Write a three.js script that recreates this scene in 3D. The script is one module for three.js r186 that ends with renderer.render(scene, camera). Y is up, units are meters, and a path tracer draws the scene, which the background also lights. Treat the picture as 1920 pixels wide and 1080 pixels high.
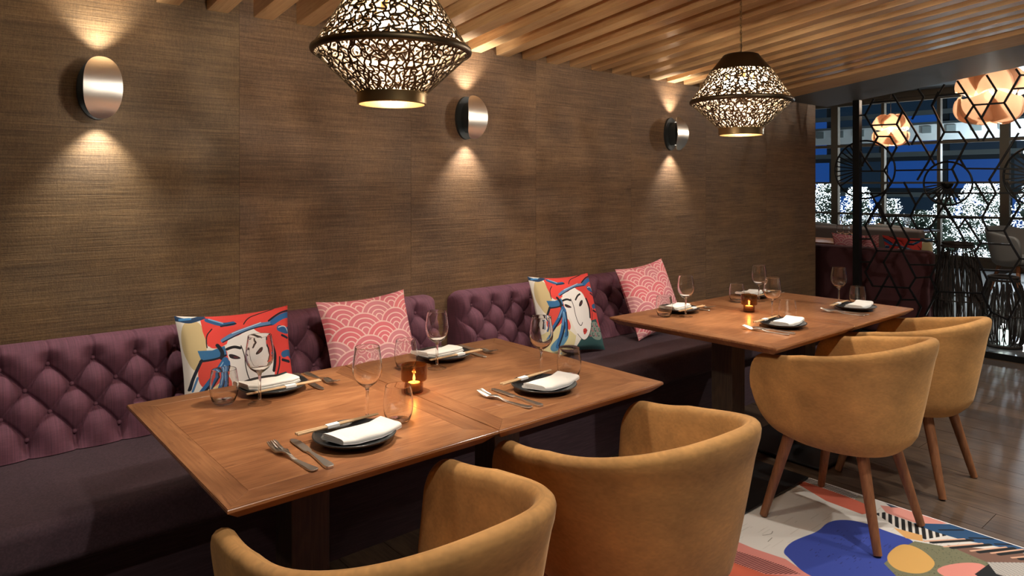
import * as THREE from 'three';
import { RoundedBoxGeometry } from 'three/addons/geometries/RoundedBoxGeometry.js';
import { RectAreaLightUniformsLib } from 'three/addons/lights/RectAreaLightUniformsLib.js';
import { mergeGeometries } from 'three/addons/utils/BufferGeometryUtils.js';

// ---------------------------------------------------------------- camera, sky, exposure
// world: x runs along the brown wall, y is up, the wall lies at z = -3.13 and the camera stands at z = 0
const scene = new THREE.Scene();
const camera = new THREE.PerspectiveCamera(2 * Math.atan(540 / 1311) * 180 / Math.PI, 1920 / 1080, 0.05, 80);
camera.position.set(0, 1.39, 0);
camera.lookAt(0.6492, 1.39, -0.7604);
camera.setViewOffset(1920, 1080, 0, 192, 1920, 1080);           // rising-front lens: verticals stay vertical
scene.background = new THREE.Color().setRGB(0.006, 0.010, 0.022);  // night sky
const renderer = new THREE.WebGLRenderer({ antialias: true });
renderer.toneMapping = THREE.LinearToneMapping;
renderer.toneMappingExposure = 1.0;
renderer.shadowMap.enabled = true;
RectAreaLightUniformsLib.init();

const WARM = new THREE.Color().setRGB(1.0, 0.87, 0.71), NEUTRAL = new THREE.Color().setRGB(1.0, 0.93, 0.84), COOL = new THREE.Color().setRGB(0.82, 0.92, 1.0);
const POWER = { pendant: 2.3, sconce: 1.6, down: 7, aisle: 22, petal: 1.7, candle: 0.04, outdoor: 18 };
const WALL = 3.13, SLOPE = 0.122, CEIL = 2.14;                    // wall distance, ceiling pitch, slat underside at the wall
const ceilAt = n => CEIL + SLOPE * (WALL - n);

// ---------------------------------------------------------------- helpers
let seed = 20240611;
function rnd() { seed = (seed + 0x6D2B79F5) | 0; let t = Math.imul(seed ^ (seed >>> 15), 1 | seed); t = (t + Math.imul(t ^ (t >>> 7), 61 | t)) ^ t; return ((t ^ (t >>> 14)) >>> 0) / 4294967296; }
const rr = (a, b) => a + (b - a) * rnd();
const clamp = (v, a = 0, b = 1) => Math.min(b, Math.max(a, v));
const lerp = (a, b, t) => a + (b - a) * t;
const smooth = (a, b, v) => { const t = clamp((v - a) / (b - a)); return t * t * (3 - 2 * t); };
const V = (x, n, h) => new THREE.Vector3(x, h, -n);
const taken = new Map();
function numbered(name) { const k = taken.get(name) || 0; taken.set(name, k + 1); return k ? name + '_' + String(k).padStart(3, '0') : name; }
function mesh(name, geo, mat, parent, pos) {
  const m = new THREE.Mesh(geo, mat); m.name = name; m.castShadow = m.receiveShadow = true;
  if (pos) m.position.copy(pos);
  if (parent) parent.add(m);
  return m;
}
function tag(o, label, category, group) { o.userData.label = label; o.userData.category = category; if (group) o.userData.group = group; return o; }
function thing(name, label, category, pos, turn = 0, group) {
  const g = new THREE.Group(); g.name = numbered(name); scene.add(g);
  if (pos) g.position.copy(pos);
  g.rotation.y = turn;
  return tag(g, label, category, group);
}
function structure(name, geo, mat, pos) { const m = mesh(name, geo, mat, scene, pos); m.userData.kind = 'structure'; return m; }
function structureGroup(name) { const g = new THREE.Group(); g.name = name; g.userData.kind = 'structure'; scene.add(g); return g; }
function box(w, h, d, x = 0, y = 0, z = 0) { const g = new THREE.BoxGeometry(w, h, d); g.translate(x, y, z); return g; }
function rbox(w, h, d, r = 0.005, s = 2, x = 0, y = 0, z = 0) { const g = new RoundedBoxGeometry(w, h, d, s, r); g.translate(x, y, z); return g; }
function merged(list) {
  const clean = list.map(g => { const q = g.index ? g.toNonIndexed() : g; for (const k of Object.keys(q.attributes)) if (!['position', 'normal', 'uv'].includes(k)) q.deleteAttribute(k); return q; });
  return mergeGeometries(clean);
}
// uv in tiles of real size: u runs along the grain axis
function triUV(geo, su, sv, grain = 'x', ou = 0, ov = 0) {
  const g = geo.index ? geo.toNonIndexed() : geo, p = g.attributes.position, n = g.attributes.normal, uv = new Float32Array(p.count * 2);
  const gi = { x: 0, y: 1, z: 2 }[grain];
  for (let i = 0; i < p.count; i += 3) {
    const nx = [0, 0, 0];
    for (let k = 0; k < 3; k++) { nx[0] += n.getX(i + k); nx[1] += n.getY(i + k); nx[2] += n.getZ(i + k); }
    const ab = nx.map(Math.abs), ax = ab.indexOf(Math.max(...ab));
    let a, b;
    if (ax !== gi) { a = gi; b = 3 - gi - ax; } else { a = (gi + 1) % 3; b = (gi + 2) % 3; }
    for (let k = 0; k < 3; k++) { const c = [p.getX(i + k), p.getY(i + k), p.getZ(i + k)]; uv[(i + k) * 2] = c[a] / su + ou; uv[(i + k) * 2 + 1] = c[b] / sv + ov; }
  }
  g.setAttribute('uv', new THREE.BufferAttribute(uv, 2));
  return g;
}
// grid surface from a function (i, j) -> [x, y, z, u, v]
function gridGeo(nu, nv, fn, flip = false, closeU = false) {
  const pos = [], uv = [], idx = [];
  for (let j = 0; j <= nv; j++) for (let i = 0; i <= nu; i++) { const r = fn(i / nu, j / nv); pos.push(r[0], r[1], r[2]); uv.push(r[3] ?? i / nu, r[4] ?? j / nv); }
  for (let j = 0; j < nv; j++) for (let i = 0; i < nu; i++) {
    const a = j * (nu + 1) + i, b = a + 1, c = a + nu + 1, d = c + 1;
    if (flip) idx.push(a, c, b, b, c, d); else idx.push(a, b, c, b, d, c);
  }
  const g = new THREE.BufferGeometry();
  g.setAttribute('position', new THREE.Float32BufferAttribute(pos, 3)); g.setAttribute('uv', new THREE.Float32BufferAttribute(uv, 2)); g.setIndex(idx);
  g.computeVertexNormals();
  return g;
}
function lathe(pts, seg = 40) { return new THREE.LatheGeometry(pts.map(p => new THREE.Vector2(p[0], p[1])), seg); }
function tube(pts, r, seg = 12, rad = 6) { return new THREE.TubeGeometry(new THREE.CatmullRomCurve3(pts), seg, r, rad, false); }
function rod(a, b, r0, r1 = r0, seg = 10) {
  const d = b.clone().sub(a), g = new THREE.CylinderGeometry(r1, r0, d.length(), seg);
  g.applyQuaternion(new THREE.Quaternion().setFromUnitVectors(new THREE.Vector3(0, 1, 0), d.clone().normalize()));
  g.translate((a.x + b.x) / 2, (a.y + b.y) / 2, (a.z + b.z) / 2);
  return g;
}

// ---------------------------------------------------------------- procedural textures
function hash(x, y, s) { let h = Math.imul(x, 374761393) + Math.imul(y, 668265263) + Math.imul(s, 1274126177); h = Math.imul(h ^ (h >>> 13), 1274126177); return ((h ^ (h >>> 16)) >>> 0) / 4294967296; }
function vn(x, y, px, py, s) {                                   // tiling value noise
  const x0 = Math.floor(x), y0 = Math.floor(y), fx = x - x0, fy = y - y0, m = (a, b) => ((a % b) + b) % b;
  const ux = fx * fx * (3 - 2 * fx), uy = fy * fy * (3 - 2 * fy), xa = m(x0, px), xb = m(x0 + 1, px), ya = m(y0, py), yb = m(y0 + 1, py);
  const a = hash(xa, ya, s), b = hash(xb, ya, s), c = hash(xa, yb, s), d = hash(xb, yb, s);
  return a + (b - a) * ux + (c - a) * uy + (a - b - c + d) * ux * uy;
}
function fbm(u, v, fx, fy, s, oct = 3) { let t = 0, a = 0.5, n = 0; for (let k = 0; k < oct; k++) { t += a * vn(u * fx, v * fy, fx, fy, s + k * 17); n += a; a *= 0.5; fx *= 2; fy *= 2; } return t / n; }
function texture(w, h, fn, srgb = true) {
  const d = new Uint8Array(w * h * 4);
  for (let y = 0; y < h; y++) for (let x = 0; x < w; x++) { const c = fn(x / w, y / h), k = (y * w + x) * 4; d[k] = clamp(c[0], 0, 255); d[k + 1] = clamp(c[1], 0, 255); d[k + 2] = clamp(c[2], 0, 255); d[k + 3] = 255; }
  const t = new THREE.DataTexture(d, w, h, THREE.RGBAFormat);
  t.wrapS = t.wrapT = THREE.RepeatWrapping; t.magFilter = THREE.LinearFilter; t.minFilter = THREE.LinearMipmapLinearFilter; t.generateMipmaps = true;
  if (srgb) t.colorSpace = THREE.SRGBColorSpace;
  t.needsUpdate = true;
  return t;
}
const mix3 = (a, b, t) => [lerp(a[0], b[0], t), lerp(a[1], b[1], t), lerp(a[2], b[2], t)];
function woodTex(w, h, light, dark, fl, ft, s, vein = 0.5) {
  return texture(w, h, (u, v) => {
    const warp = fbm(u, v, fl, Math.round(ft / 6), s, 3);
    const ring = 0.5 + 0.5 * Math.sin((v * ft / 4 + warp * 5) * Math.PI * 2);
    const fine = fbm(u, v, fl * 4, ft * 4, s + 5, 2), pore = vn(u * fl * 6, v * ft * 9, fl * 6, ft * 9, s + 9);
    let t = 0.35 * warp + 0.3 * vein * ring + 0.35 * fine;
    if (pore > 0.86) t -= 0.25;
    return mix3(dark, light, clamp(t * 1.5 - 0.15));
  });
}
const threads = (u, v) => 0.45 * fbm(u, v, 10, 420, 3, 2) + 0.35 * fbm(u, v, 4, 170, 11, 2) + 0.2 * fbm(u, v, 300, 200, 21, 1);
const clothTex = texture(1024, 1024, (u, v) => {
  const t = threads(u, v), patch = fbm(u, v, 4, 5, 31, 3), bands = fbm(u, v, 2, 26, 41, 2), weft = vn(u * 330, v * 40, 330, 40, 51);
  const c = mix3([84, 66, 47], [138, 112, 82], clamp(1.5 * t - 0.28 + 0.4 * (bands - 0.5)));
  const m = (patch - 0.5) * 26;
  return [c[0] + m + (weft - 0.5) * 14, c[1] + m * 0.7 + (weft - 0.5) * 12, c[2] + m * 0.2 + (weft - 0.5) * 9];
});
const clothBump = texture(1024, 1024, (u, v) => { const t = 255 * clamp(1.7 * threads(u, v) - 0.35); return [t, t, t]; }, false);
const tableTex = woodTex(1024, 1024, [188, 134, 90], [128, 80, 50], 3, 48, 61, 0.45);
const slatTex = woodTex(1024, 256, [230, 194, 144], [184, 144, 98], 3, 20, 77, 0.3);
const floorTex = woodTex(1024, 512, [104, 84, 66], [54, 42, 33], 3, 30, 91, 0.6);
const legTex = woodTex(512, 128, [160, 108, 70], [112, 70, 44], 3, 12, 97, 0.4);
const velvetTex = texture(512, 512, (u, v) => { const p = fbm(u, v, 5, 5, 101, 4), q = fbm(u, v, 60, 90, 103, 2); const k = 1 + (p - 0.5) * 0.34 + (q - 0.5) * 0.12; return [192 * k, 144 * k, 86 * k]; });
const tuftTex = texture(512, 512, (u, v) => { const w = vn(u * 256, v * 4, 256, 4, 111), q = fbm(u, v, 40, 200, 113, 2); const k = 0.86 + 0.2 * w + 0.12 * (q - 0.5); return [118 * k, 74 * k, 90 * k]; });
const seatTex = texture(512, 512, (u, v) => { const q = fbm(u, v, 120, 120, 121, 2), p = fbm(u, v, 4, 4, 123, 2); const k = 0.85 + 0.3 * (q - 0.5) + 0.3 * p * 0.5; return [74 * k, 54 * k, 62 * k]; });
const plasterTex = texture(512, 512, (u, v) => { const k = 1 + 0.12 * (fbm(u, v, 8, 8, 131, 4) - 0.5); return [96 * k, 98 * k, 100 * k]; });
function canvas(w, h, draw) {
  const c = document.createElement('canvas'); c.width = w; c.height = h; draw(c.getContext('2d'), w, h);
  const t = new THREE.CanvasTexture(c); t.colorSpace = THREE.SRGBColorSpace; return t;
}
function poly(g, pts, col) { g.fillStyle = col; g.beginPath(); pts.forEach((p, i) => i ? g.lineTo(p[0], p[1]) : g.moveTo(p[0], p[1])); g.closePath(); g.fill(); }
function blob(g, pts, col) {                                      // closed smooth shape through the midpoints
  g.fillStyle = col; g.beginPath(); const n = pts.length, mid = (a, b) => [(a[0] + b[0]) / 2, (a[1] + b[1]) / 2]; const s = mid(pts[n - 1], pts[0]); g.moveTo(s[0], s[1]);
  for (let i = 0; i < n; i++) { const m = mid(pts[i], pts[(i + 1) % n]); g.quadraticCurveTo(pts[i][0], pts[i][1], m[0], m[1]); }
  g.closePath(); g.fill();
}
function stroke(g, pts, col, w) {
  g.strokeStyle = col; g.lineWidth = w; g.lineCap = 'round'; g.lineJoin = 'round'; g.beginPath(); g.moveTo(pts[0][0], pts[0][1]);
  for (let i = 1; i < pts.length - 1; i++) g.quadraticCurveTo(pts[i][0], pts[i][1], (pts[i][0] + pts[i + 1][0]) / 2, (pts[i][1] + pts[i + 1][1]) / 2);
  g.lineTo(pts[pts.length - 1][0], pts[pts.length - 1][1]); g.stroke();
}

// ---------------------------------------------------------------- materials
const std = o => new THREE.MeshStandardMaterial(o), phy = o => new THREE.MeshPhysicalMaterial(o), rgb = (r, g, b) => new THREE.Color().setRGB(r, g, b);
const M = {
  cloth: [[0.98, 0.97, 0.87], [0.94, 0.93, 0.83], [1.0, 0.92, 0.91], [1.03, 0.94, 0.92]].map(c => std({ map: clothTex, color: rgb(...c), roughness: 0.62, bumpMap: clothBump, bumpScale: 0.0006 })),
  slat: [[1, 1, 1], [0.92, 0.9, 0.88], [1.04, 1.0, 0.95], [0.86, 0.8, 0.74]].map(c => phy({ map: slatTex, color: rgb(...c), roughness: 0.42, clearcoat: 1.0, clearcoatRoughness: 0.17 })),
  board: std({ map: slatTex, color: rgb(1.15, 1.1, 1.05), roughness: 0.6 }),
  deck: std({ map: slatTex, color: rgb(0.9, 0.86, 0.8), roughness: 0.7 }),
  greyPaint: std({ color: rgb(0.13, 0.135, 0.137), roughness: 0.5 }),
  plaster: std({ color: rgb(0.16, 0.135, 0.105), roughness: 0.9 }),
  plank: [[1, 1, 1], [0.82, 0.8, 0.78], [1.12, 1.08, 1.02], [0.92, 0.86, 0.8], [0.7, 0.68, 0.66]].map(c => std({ map: floorTex, color: rgb(...c), roughness: 0.44 })),
  slab: std({ color: rgb(0.05, 0.05, 0.05), roughness: 0.4 }),
  table: [[1, 1, 1], [0.9, 0.86, 0.82], [1.06, 1.03, 1.0]].map(c => phy({ map: tableTex, color: rgb(...c), roughness: 0.38, clearcoat: 0.5, clearcoatRoughness: 0.14 })),
  joint: std({ color: rgb(0.06, 0.03, 0.015), roughness: 0.8 }),
  column: std({ map: floorTex, color: rgb(0.5, 0.45, 0.4), roughness: 0.6 }),
  blackMetal: std({ color: rgb(0.012, 0.012, 0.013), roughness: 0.45, metalness: 0.3 }),
  screen: std({ color: rgb(0.012, 0.013, 0.014), roughness: 0.35, metalness: 0.4 }),
  velvet: phy({ map: velvetTex, color: rgb(0.92, 0.9, 0.86), roughness: 0.9, sheen: 0.5, sheenColor: rgb(0.7, 0.5, 0.28), sheenRoughness: 0.45 }),
  greyFelt: std({ color: rgb(0.24, 0.23, 0.21), roughness: 0.95 }),
  leg: std({ map: legTex, roughness: 0.5 }),
  tuft: phy({ map: tuftTex, color: rgb(0.82, 0.78, 0.8), roughness: 0.85, sheen: 0.4, sheenColor: rgb(0.5, 0.3, 0.38), sheenRoughness: 0.5 }),
  seat: std({ map: seatTex, roughness: 0.9 }),
  plinth: std({ map: seatTex, color: rgb(1, 1, 1), roughness: 0.9 }),
  maroon: std({ color: rgb(0.10, 0.03, 0.034), roughness: 0.85 }),
  brownLeather: std({ color: rgb(0.07, 0.045, 0.035), roughness: 0.6 }),
  brass: std({ color: rgb(0.42, 0.29, 0.14), roughness: 0.38, metalness: 1 }),
  darkBrass: std({ color: rgb(0.10, 0.075, 0.045), roughness: 0.45, metalness: 1 }),
  innerBrass: std({ color: rgb(0.13, 0.095, 0.065), roughness: 0.6, metalness: 0.5 }),
  shield: phy({ color: rgb(0.95, 0.93, 0.89), roughness: 0.31, metalness: 1 }),
  teal: std({ color: rgb(0.012, 0.016, 0.017), roughness: 0.6 }),
  bulb: std({ color: rgb(1, 1, 1), emissive: rgb(1, 0.86, 0.66), emissiveIntensity: 60 }),
  lens: std({ color: rgb(1, 1, 1), emissive: rgb(1, 0.88, 0.7), emissiveIntensity: 12 }),
  sconceLens: std({ color: rgb(1, 1, 1), emissive: rgb(1, 0.93, 0.82), emissiveIntensity: 0.8 }),
  trim: std({ color: rgb(0.5, 0.45, 0.38), roughness: 0.5 }),
  glass: phy({ color: rgb(1, 1, 1), roughness: 0.0, transmission: 1, thickness: 0.002, ior: 1.5 }),
  glassFoot: phy({ color: rgb(1, 1, 1), roughness: 0.06, transmission: 1, thickness: 0, ior: 1.7 }),
  pane: phy({ color: rgb(0.97, 0.99, 1), roughness: 0.0, transmission: 1, thickness: 0, ior: 1.45 }),
  amber: phy({ color: rgb(0.66, 0.44, 0.25), roughness: 0.08, transmission: 1, thickness: 0, ior: 1.45 }),
  wax: phy({ color: rgb(0.95, 0.8, 0.6), roughness: 0.6 }),
  flame: std({ color: rgb(1, 0.8, 0.4), emissive: rgb(1, 0.72, 0.36), emissiveIntensity: 14 }),
  plate: phy({ color: rgb(0.016, 0.019, 0.022), roughness: 0.3, clearcoat: 0.4, clearcoatRoughness: 0.1 }),
  linen: std({ color: rgb(0.80, 0.77, 0.72), roughness: 0.95 }),
  bamboo: std({ color: rgb(0.55, 0.36, 0.19), roughness: 0.6 }),
  paper: std({ color: rgb(0.85, 0.83, 0.8), roughness: 0.9 }),
  steel: std({ color: rgb(0.66, 0.64, 0.61), roughness: 0.33, metalness: 1 }),
  piping: std({ color: rgb(0.05, 0.05, 0.06), roughness: 0.9 }),
  frame: std({ color: rgb(0.26, 0.22, 0.165), roughness: 0.6 }),
  petal: phy({ color: rgb(0.45, 0.28, 0.18), roughness: 0.95, transmission: 0.3, thickness: 0, side: THREE.DoubleSide }),
  twig: std({ color: rgb(0.035, 0.026, 0.022), roughness: 0.95 }),
  foliage: std({ color: rgb(0.02, 0.04, 0.025), roughness: 0.9 }),
  fairy: std({ color: rgb(1, 1, 1), emissive: rgb(0.86, 0.95, 1), emissiveIntensity: 4 }),
  blueGlow: std({ color: rgb(0.02, 0.05, 0.2), emissive: rgb(0.008, 0.048, 0.20), emissiveIntensity: 1, roughness: 0.4 }),
  blueDim: std({ color: rgb(0.02, 0.03, 0.04), emissive: rgb(0.004, 0.012, 0.024), emissiveIntensity: 1, roughness: 0.4 }),
  facade: std({ color: rgb(0.03, 0.045, 0.05), roughness: 0.8 }),
  awning: std({ color: rgb(0.72, 0.8, 0.8), roughness: 0.9 }),
  awningNotch: std({ color: rgb(0.22, 0.27, 0.27), roughness: 0.9 }),
  frost: phy({ color: rgb(0.9, 0.95, 0.9), roughness: 0.6, emissive: rgb(0.8, 0.95, 0.9), emissiveIntensity: 2.2 }),
};

// ================================================================ the setting
// floor: a dark slab with oak planks laid on it towards the wall
structure('floor', box(13.9, 0.1, 9.5, 6.75 - 2.4 + 0.0, -0.062, 2.2 - 4.65), M.slab);
{
  const floorPlanks = scene.getObjectByName('floor');
  const W = 0.19, variants = [0, 1, 2, 3].map(k => [triUV(box(W - 0.0025, 0.012, 1.6 - 0.0025), 1.2, 0.5, 'z', k * 0.27, k * 0.31), triUV(box(W - 0.0025, 0.012, 2.2 - 0.0025), 1.2, 0.5, 'z', k * 0.41, k * 0.17)]);
  let c = 0;
  for (let x = -0.7; x < 6.6; x += W, c++) {
    let n = 3.10 - (c % 3) * 0.55 + 0.0, k = c;
    let z = -3.12 - 0.5 * (c % 3);
    while (z < 1.6) { const long = (k % 2), L = long ? 2.2 : 1.6; const p = mesh('plank', variants[(k * 7 + c) % 4][long], M.plank[Math.floor(rnd() * 5)], floorPlanks, new THREE.Vector3(x + W / 2, -0.006, z + L / 2)); z += L; k++; }
  }
}
structure('floor_dining_hall', box(7.6, 0.012, 10.6, 6.62 + 3.8, -0.006, -2.2), std({ map: plasterTex, roughness: 0.3 }));
// wall_back: block with sheets of grasscloth, a joint every 0.887 m
const wallBack = structure('wall_back', box(9.0, 2.75, 0.14, 1.9, 1.375, -WALL - 0.074), M.deck);
{
  const W = 0.887; let k = 0;
  for (let x = 1.09 - 4 * W; x < 6.4; x += W, k++) {
    const w = Math.min(W, 6.4 - x) - 0.0012;
    const g = triUV(box(w, 2.7, 0.004, 0, 0, 0), 0.9, 0.9, 'x', k * 0.37, k * 0.23);
    mesh('wallcovering_panel', g, M.cloth[(k < 4 ? 0 : 2) + k % 2], wallBack, new THREE.Vector3(x + w / 2, 1.35, -WALL - 0.002));
  }
}
structure('wall_end', box(0.12, 2.95, 4.0, 6.34, 1.475, -WALL - 2.14), M.plaster);
mesh('wallcovering_panel', triUV(box(0.004, 2.7, 0.14), 0.9, 0.9, 'x'), M.cloth[1], wallBack, new THREE.Vector3(6.402, 1.35, -WALL - 0.07));
structure('wall_left', box(0.12, 3.1, 5.6, -2.62, 1.5, -0.48), M.plaster);
structure('wall_front', box(16.6, 3.3, 0.12, 5.6, 1.6, 2.26), M.plaster);
structure('wall_far', box(7.6, 3.3, 0.12, 10.1, 1.6, -7.26), M.plaster);
// ceiling: dark deck pitched up from the wall, slats below it
const tilt = -Math.atan(SLOPE), LEN = 5.4;
function pitched(x0, x1, up, thick, length = LEN, mat, grain = 'z') {           // a slab that follows the pitch; up = its underside above the slat line
  const g = triUV(box(x1 - x0, thick, length, 0, up + thick / 2, length / 2), 1.4, 0.35, grain);
  const m = new THREE.Mesh(g, mat); m.position.set((x0 + x1) / 2, CEIL, -WALL); m.rotation.x = tilt; m.castShadow = m.receiveShadow = true; return m;
}
const ceiling = pitched(-2.6, 5.4, 0.135, 0.06, LEN, M.deck); ceiling.name = 'ceiling'; ceiling.userData.kind = 'structure'; scene.add(ceiling);
{
  const SW = 0.09, SD = 0.13, variants = [0, 1, 2, 3, 4].map(k => triUV(rbox(SW, SD, LEN - 0.002, 0.003, 1, 0, SD / 2, LEN / 2 + 0.001), 1.6, 0.4, 'z', k * 0.31, k * 0.19));
  let k = 0;
  for (let x = 2.396 - 24 * 0.2; x < 5.33; x += 0.2, k++) {
    const s = mesh('slat', variants[k % 5], M.slat[Math.floor(rnd() * 4)], ceiling, new THREE.Vector3(x - 1.4, 0.001, 0));
  }
}
const board = pitched(5.40, 5.76, 0, 0.2, LEN, M.board); board.name = 'trim_1'; board.userData.kind = 'structure'; scene.add(board);
const soffit = pitched(5.762, 6.63, 0, 0.2, LEN, M.greyPaint); soffit.name = 'ceiling_soffit'; soffit.userData.kind = 'structure'; scene.add(soffit);
structure('trim_2', box(0.08, 1.0, 10.4, 6.67, 2.86, -2.1), M.plaster);
structure('ceiling_dining_hall', box(7.3, 0.1, 9.6, 10.2, 3.12, -2.5), M.greyPaint);

// window wall of the far dining hall
{
  const X = 13.5, mull = [];
  for (let n = 7.19; n > -2.2; n -= 0.92) mull.push(n);
  let k = 0;
  structure('wall_right', merged([box(0.14, 0.14, 9.5, X, 0.07, -2.5), box(0.14, 0.12, 9.5, X, 3.03, -2.5)]), M.frame);
  for (let i = 0; i + 1 < mull.length; i++) {
    const n1 = mull[i], n0 = mull[i + 1], c = (n0 + n1) / 2, w = n1 - n0 - 0.002;
    const g = structureGroup('window_' + (++k)); g.position.set(X, 0.141, -c);
    const wide = i % 3 === 1 ? 0.13 : 0.055;
    mesh('mullion', box(0.10, 2.826, wide, 0, 1.413, -w / 2 + wide / 2), M.frame, g);
    for (const [h, t] of [[2.0, 0.05], [1.30, 0.035], [0.72, 0.04], [0.03, 0.06], [2.79, 0.07]]) mesh('rail', box(0.08, t, w - wide, 0, h, wide / 2), M.frame, g);
    mesh('glass_pane', box(0.006, 2.7, w - wide, 0, 1.4, wide / 2), M.pane, g);
  }
}

// ================================================================ lamps
// pierced brass lantern: two cones of crossing strips, a waist band, a cap, a foot ring, three bulbs
function strips(r0, y0, r1, y1, cols, rows, w, s0) {              // irregular network on a cone
  const P = (c, r) => { const t = clamp(r / rows), a = c / cols * Math.PI * 2, rad = lerp(r0, r1, t); return new THREE.Vector3(Math.cos(a) * rad, lerp(y0, y1, t), Math.sin(a) * rad); };
  const node = (c, r) => { const cc = ((c % cols) + cols) % cols, j = r > 0 && r < rows; return [c + (hash(cc, r, s0) - 0.5) * 0.85 + (r % 2) * 0.5, r + (j ? (hash(cc, r, s0 + 3) - 0.5) * 0.8 : 0)]; };
  const nrm = a => { const sl = new THREE.Vector2(r1 - r0, y1 - y0).normalize(); return new THREE.Vector3(Math.cos(a) * sl.y, -sl.x, Math.sin(a) * sl.y).normalize(); };
  const pos = [];
  const strip = (A, B, bend) => {
    const m = [(A[0] + B[0]) / 2 + bend, (A[1] + B[1]) / 2 + bend * 0.6];
    for (const [p, q] of [[A, m], [m, B]]) {
      const a = P(p[0], p[1]), b = P(q[0], q[1]), d = b.clone().sub(a), n = nrm((p[0] + q[0]) / 2 / cols * Math.PI * 2), t = new THREE.Vector3().crossVectors(d, n).normalize().multiplyScalar(w / 2), u = n.clone().multiplyScalar(0.0008);
      const c = [a, b].map(e => [e.clone().add(t).add(u), e.clone().sub(t).add(u), e.clone().sub(t).sub(u), e.clone().add(t).sub(u)]);
      for (let i = 0; i < 4; i++) { const j = (i + 1) % 4; for (const v of [c[0][i], c[1][i], c[0][j], c[0][j], c[1][i], c[1][j]]) pos.push(v.x, v.y, v.z); }
    }
  };
  for (let r = 0; r <= rows; r++) for (let c = 0; c < cols; c++) {
    const a = node(c, r), k = hash(c, r, s0 + 7);
    if (r < rows) {
      strip(a, node(c, r + 1), (k - 0.5) * 0.5);
      if (k > 0.45) strip(a, node(c + (r % 2 ? 1 : -1), r + 1), (k - 0.7) * 0.6);
    }
    if (r > 0 && r < rows && (c + r) % 2 === 0) strip(a, node(c + 1, r), (k - 0.5) * 0.5);
  }
  const g = new THREE.BufferGeometry(); g.setAttribute('position', new THREE.Float32BufferAttribute(pos, 3)); g.computeVertexNormals();
  g.setAttribute('uv', new THREE.Float32BufferAttribute(new Float32Array(pos.length / 3 * 2), 2));
  return g;
}
const lanternGeo = {
  lower: strips(0.100, 0.030, 0.228, 0.150, 62, 10, 0.0052, 5), upper: strips(0.228, 0.166, 0.137, 0.308, 62, 11, 0.0052, 55),
  lowerIn: strips(0.0985, 0.0315, 0.2265, 0.1515, 62, 10, 0.0050, 5), upperIn: strips(0.2265, 0.165, 0.1355, 0.307, 62, 11, 0.0050, 55),
  waist: lathe([[0.222, 0.148], [0.230, 0.147], [0.235, 0.151], [0.237, 0.158], [0.235, 0.165], [0.230, 0.169], [0.222, 0.168], [0.226, 0.158], [0.222, 0.148]], 72),
  foot: lathe([[0.096, 0.0], [0.100, 0.0], [0.102, 0.003], [0.102, 0.028], [0.106, 0.031], [0.104, 0.035], [0.097, 0.033], [0.096, 0.0]], 60),
  cap: lathe([[0.0, 0.383], [0.020, 0.384], [0.070, 0.382], [0.080, 0.378], [0.086, 0.370], [0.140, 0.303], [0.1385, 0.302], [0.084, 0.368], [0.078, 0.375], [0.0, 0.380]], 60),
};
function pendant(x, n, base, label, top) {
  const t = thing('pierced_lantern', label, 'pendant lamp', V(x, n, base), 0, 'pierced brass lanterns');
  mesh('polished_lining', lanternGeo.lowerIn, M.innerBrass, mesh('lower_shade', lanternGeo.lower, M.darkBrass, t)); mesh('polished_lining', lanternGeo.upperIn, M.innerBrass, mesh('upper_shade', lanternGeo.upper, M.darkBrass, t));
  mesh('waist_band', lanternGeo.waist, M.darkBrass, t); mesh('foot_ring', lanternGeo.foot, M.brass, t); mesh('cap', lanternGeo.cap, M.darkBrass, t);
  const loop = new THREE.TorusGeometry(0.008, 0.0017, 8, 18); loop.translate(0, 0.391, 0); mesh('hook_ring', loop, M.brass, t);
  const links = []; const h = top - base;
  for (let y = 0.403, k = 0; y < h - 0.012; y += 0.0165, k++) { const l = new THREE.TorusGeometry(0.0076, 0.0023, 6, 12); l.scale(0.7, 1.5, 1); if (k % 2) l.rotateY(Math.PI / 2); l.rotateY(0.6); l.translate(0, y, 0); links.push(l); }
  mesh('chain', merged(links), M.brass, t);
  mesh('cord', tube([new THREE.Vector3(0.004, 0.385, 0), new THREE.Vector3(-0.003, 0.42, 0.004), new THREE.Vector3(0.004, 0.5, -0.003), new THREE.Vector3(0, h - 0.002, 0)], 0.0016, 16, 5), M.piping, t);
  mesh('lamp_holder', merged([new THREE.CylinderGeometry(0.012, 0.012, 0.07, 12).translate(0, 0.345, 0), ...[0, 1, 2].map(k => { const a = k * 2.094 + 0.35; return rod(new THREE.Vector3(0, 0.32, 0), new THREE.Vector3(Math.cos(a) * 0.065, 0.285, Math.sin(a) * 0.065), 0.004); })]), M.brass, t);
  for (let k = 0; k < 3; k++) {
    const a = k * 2.094 + 0.35, bx = Math.cos(a) * 0.065, bz = Math.sin(a) * 0.065;
    mesh('socket', new THREE.CylinderGeometry(0.011, 0.011, 0.026, 12).translate(bx, 0.275, bz), M.brass, t);
    const b = mesh('bulb', new THREE.SphereGeometry(0.017, 20, 14).scale(1, 1.25, 1).translate(bx, 0.245, bz), M.bulb, t);
    const L = new THREE.PointLight(WARM, POWER.pendant, 0, 2); L.position.set(bx, 0.245, bz); L.castShadow = true; L.shadow.radius = 0.8; L.name = 'lamp_light'; t.add(L);
  }
  return t;
}
pendant(1.077, 1.81, 1.630, 'pierced brass lantern on a chain over the two tables with the taller gap to the screen', ceilAt(1.81));
pendant(2.967, 1.81, 1.628, 'pierced brass lantern on a chain over the two tables nearest the hexagon screen', ceilAt(1.81));
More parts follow.
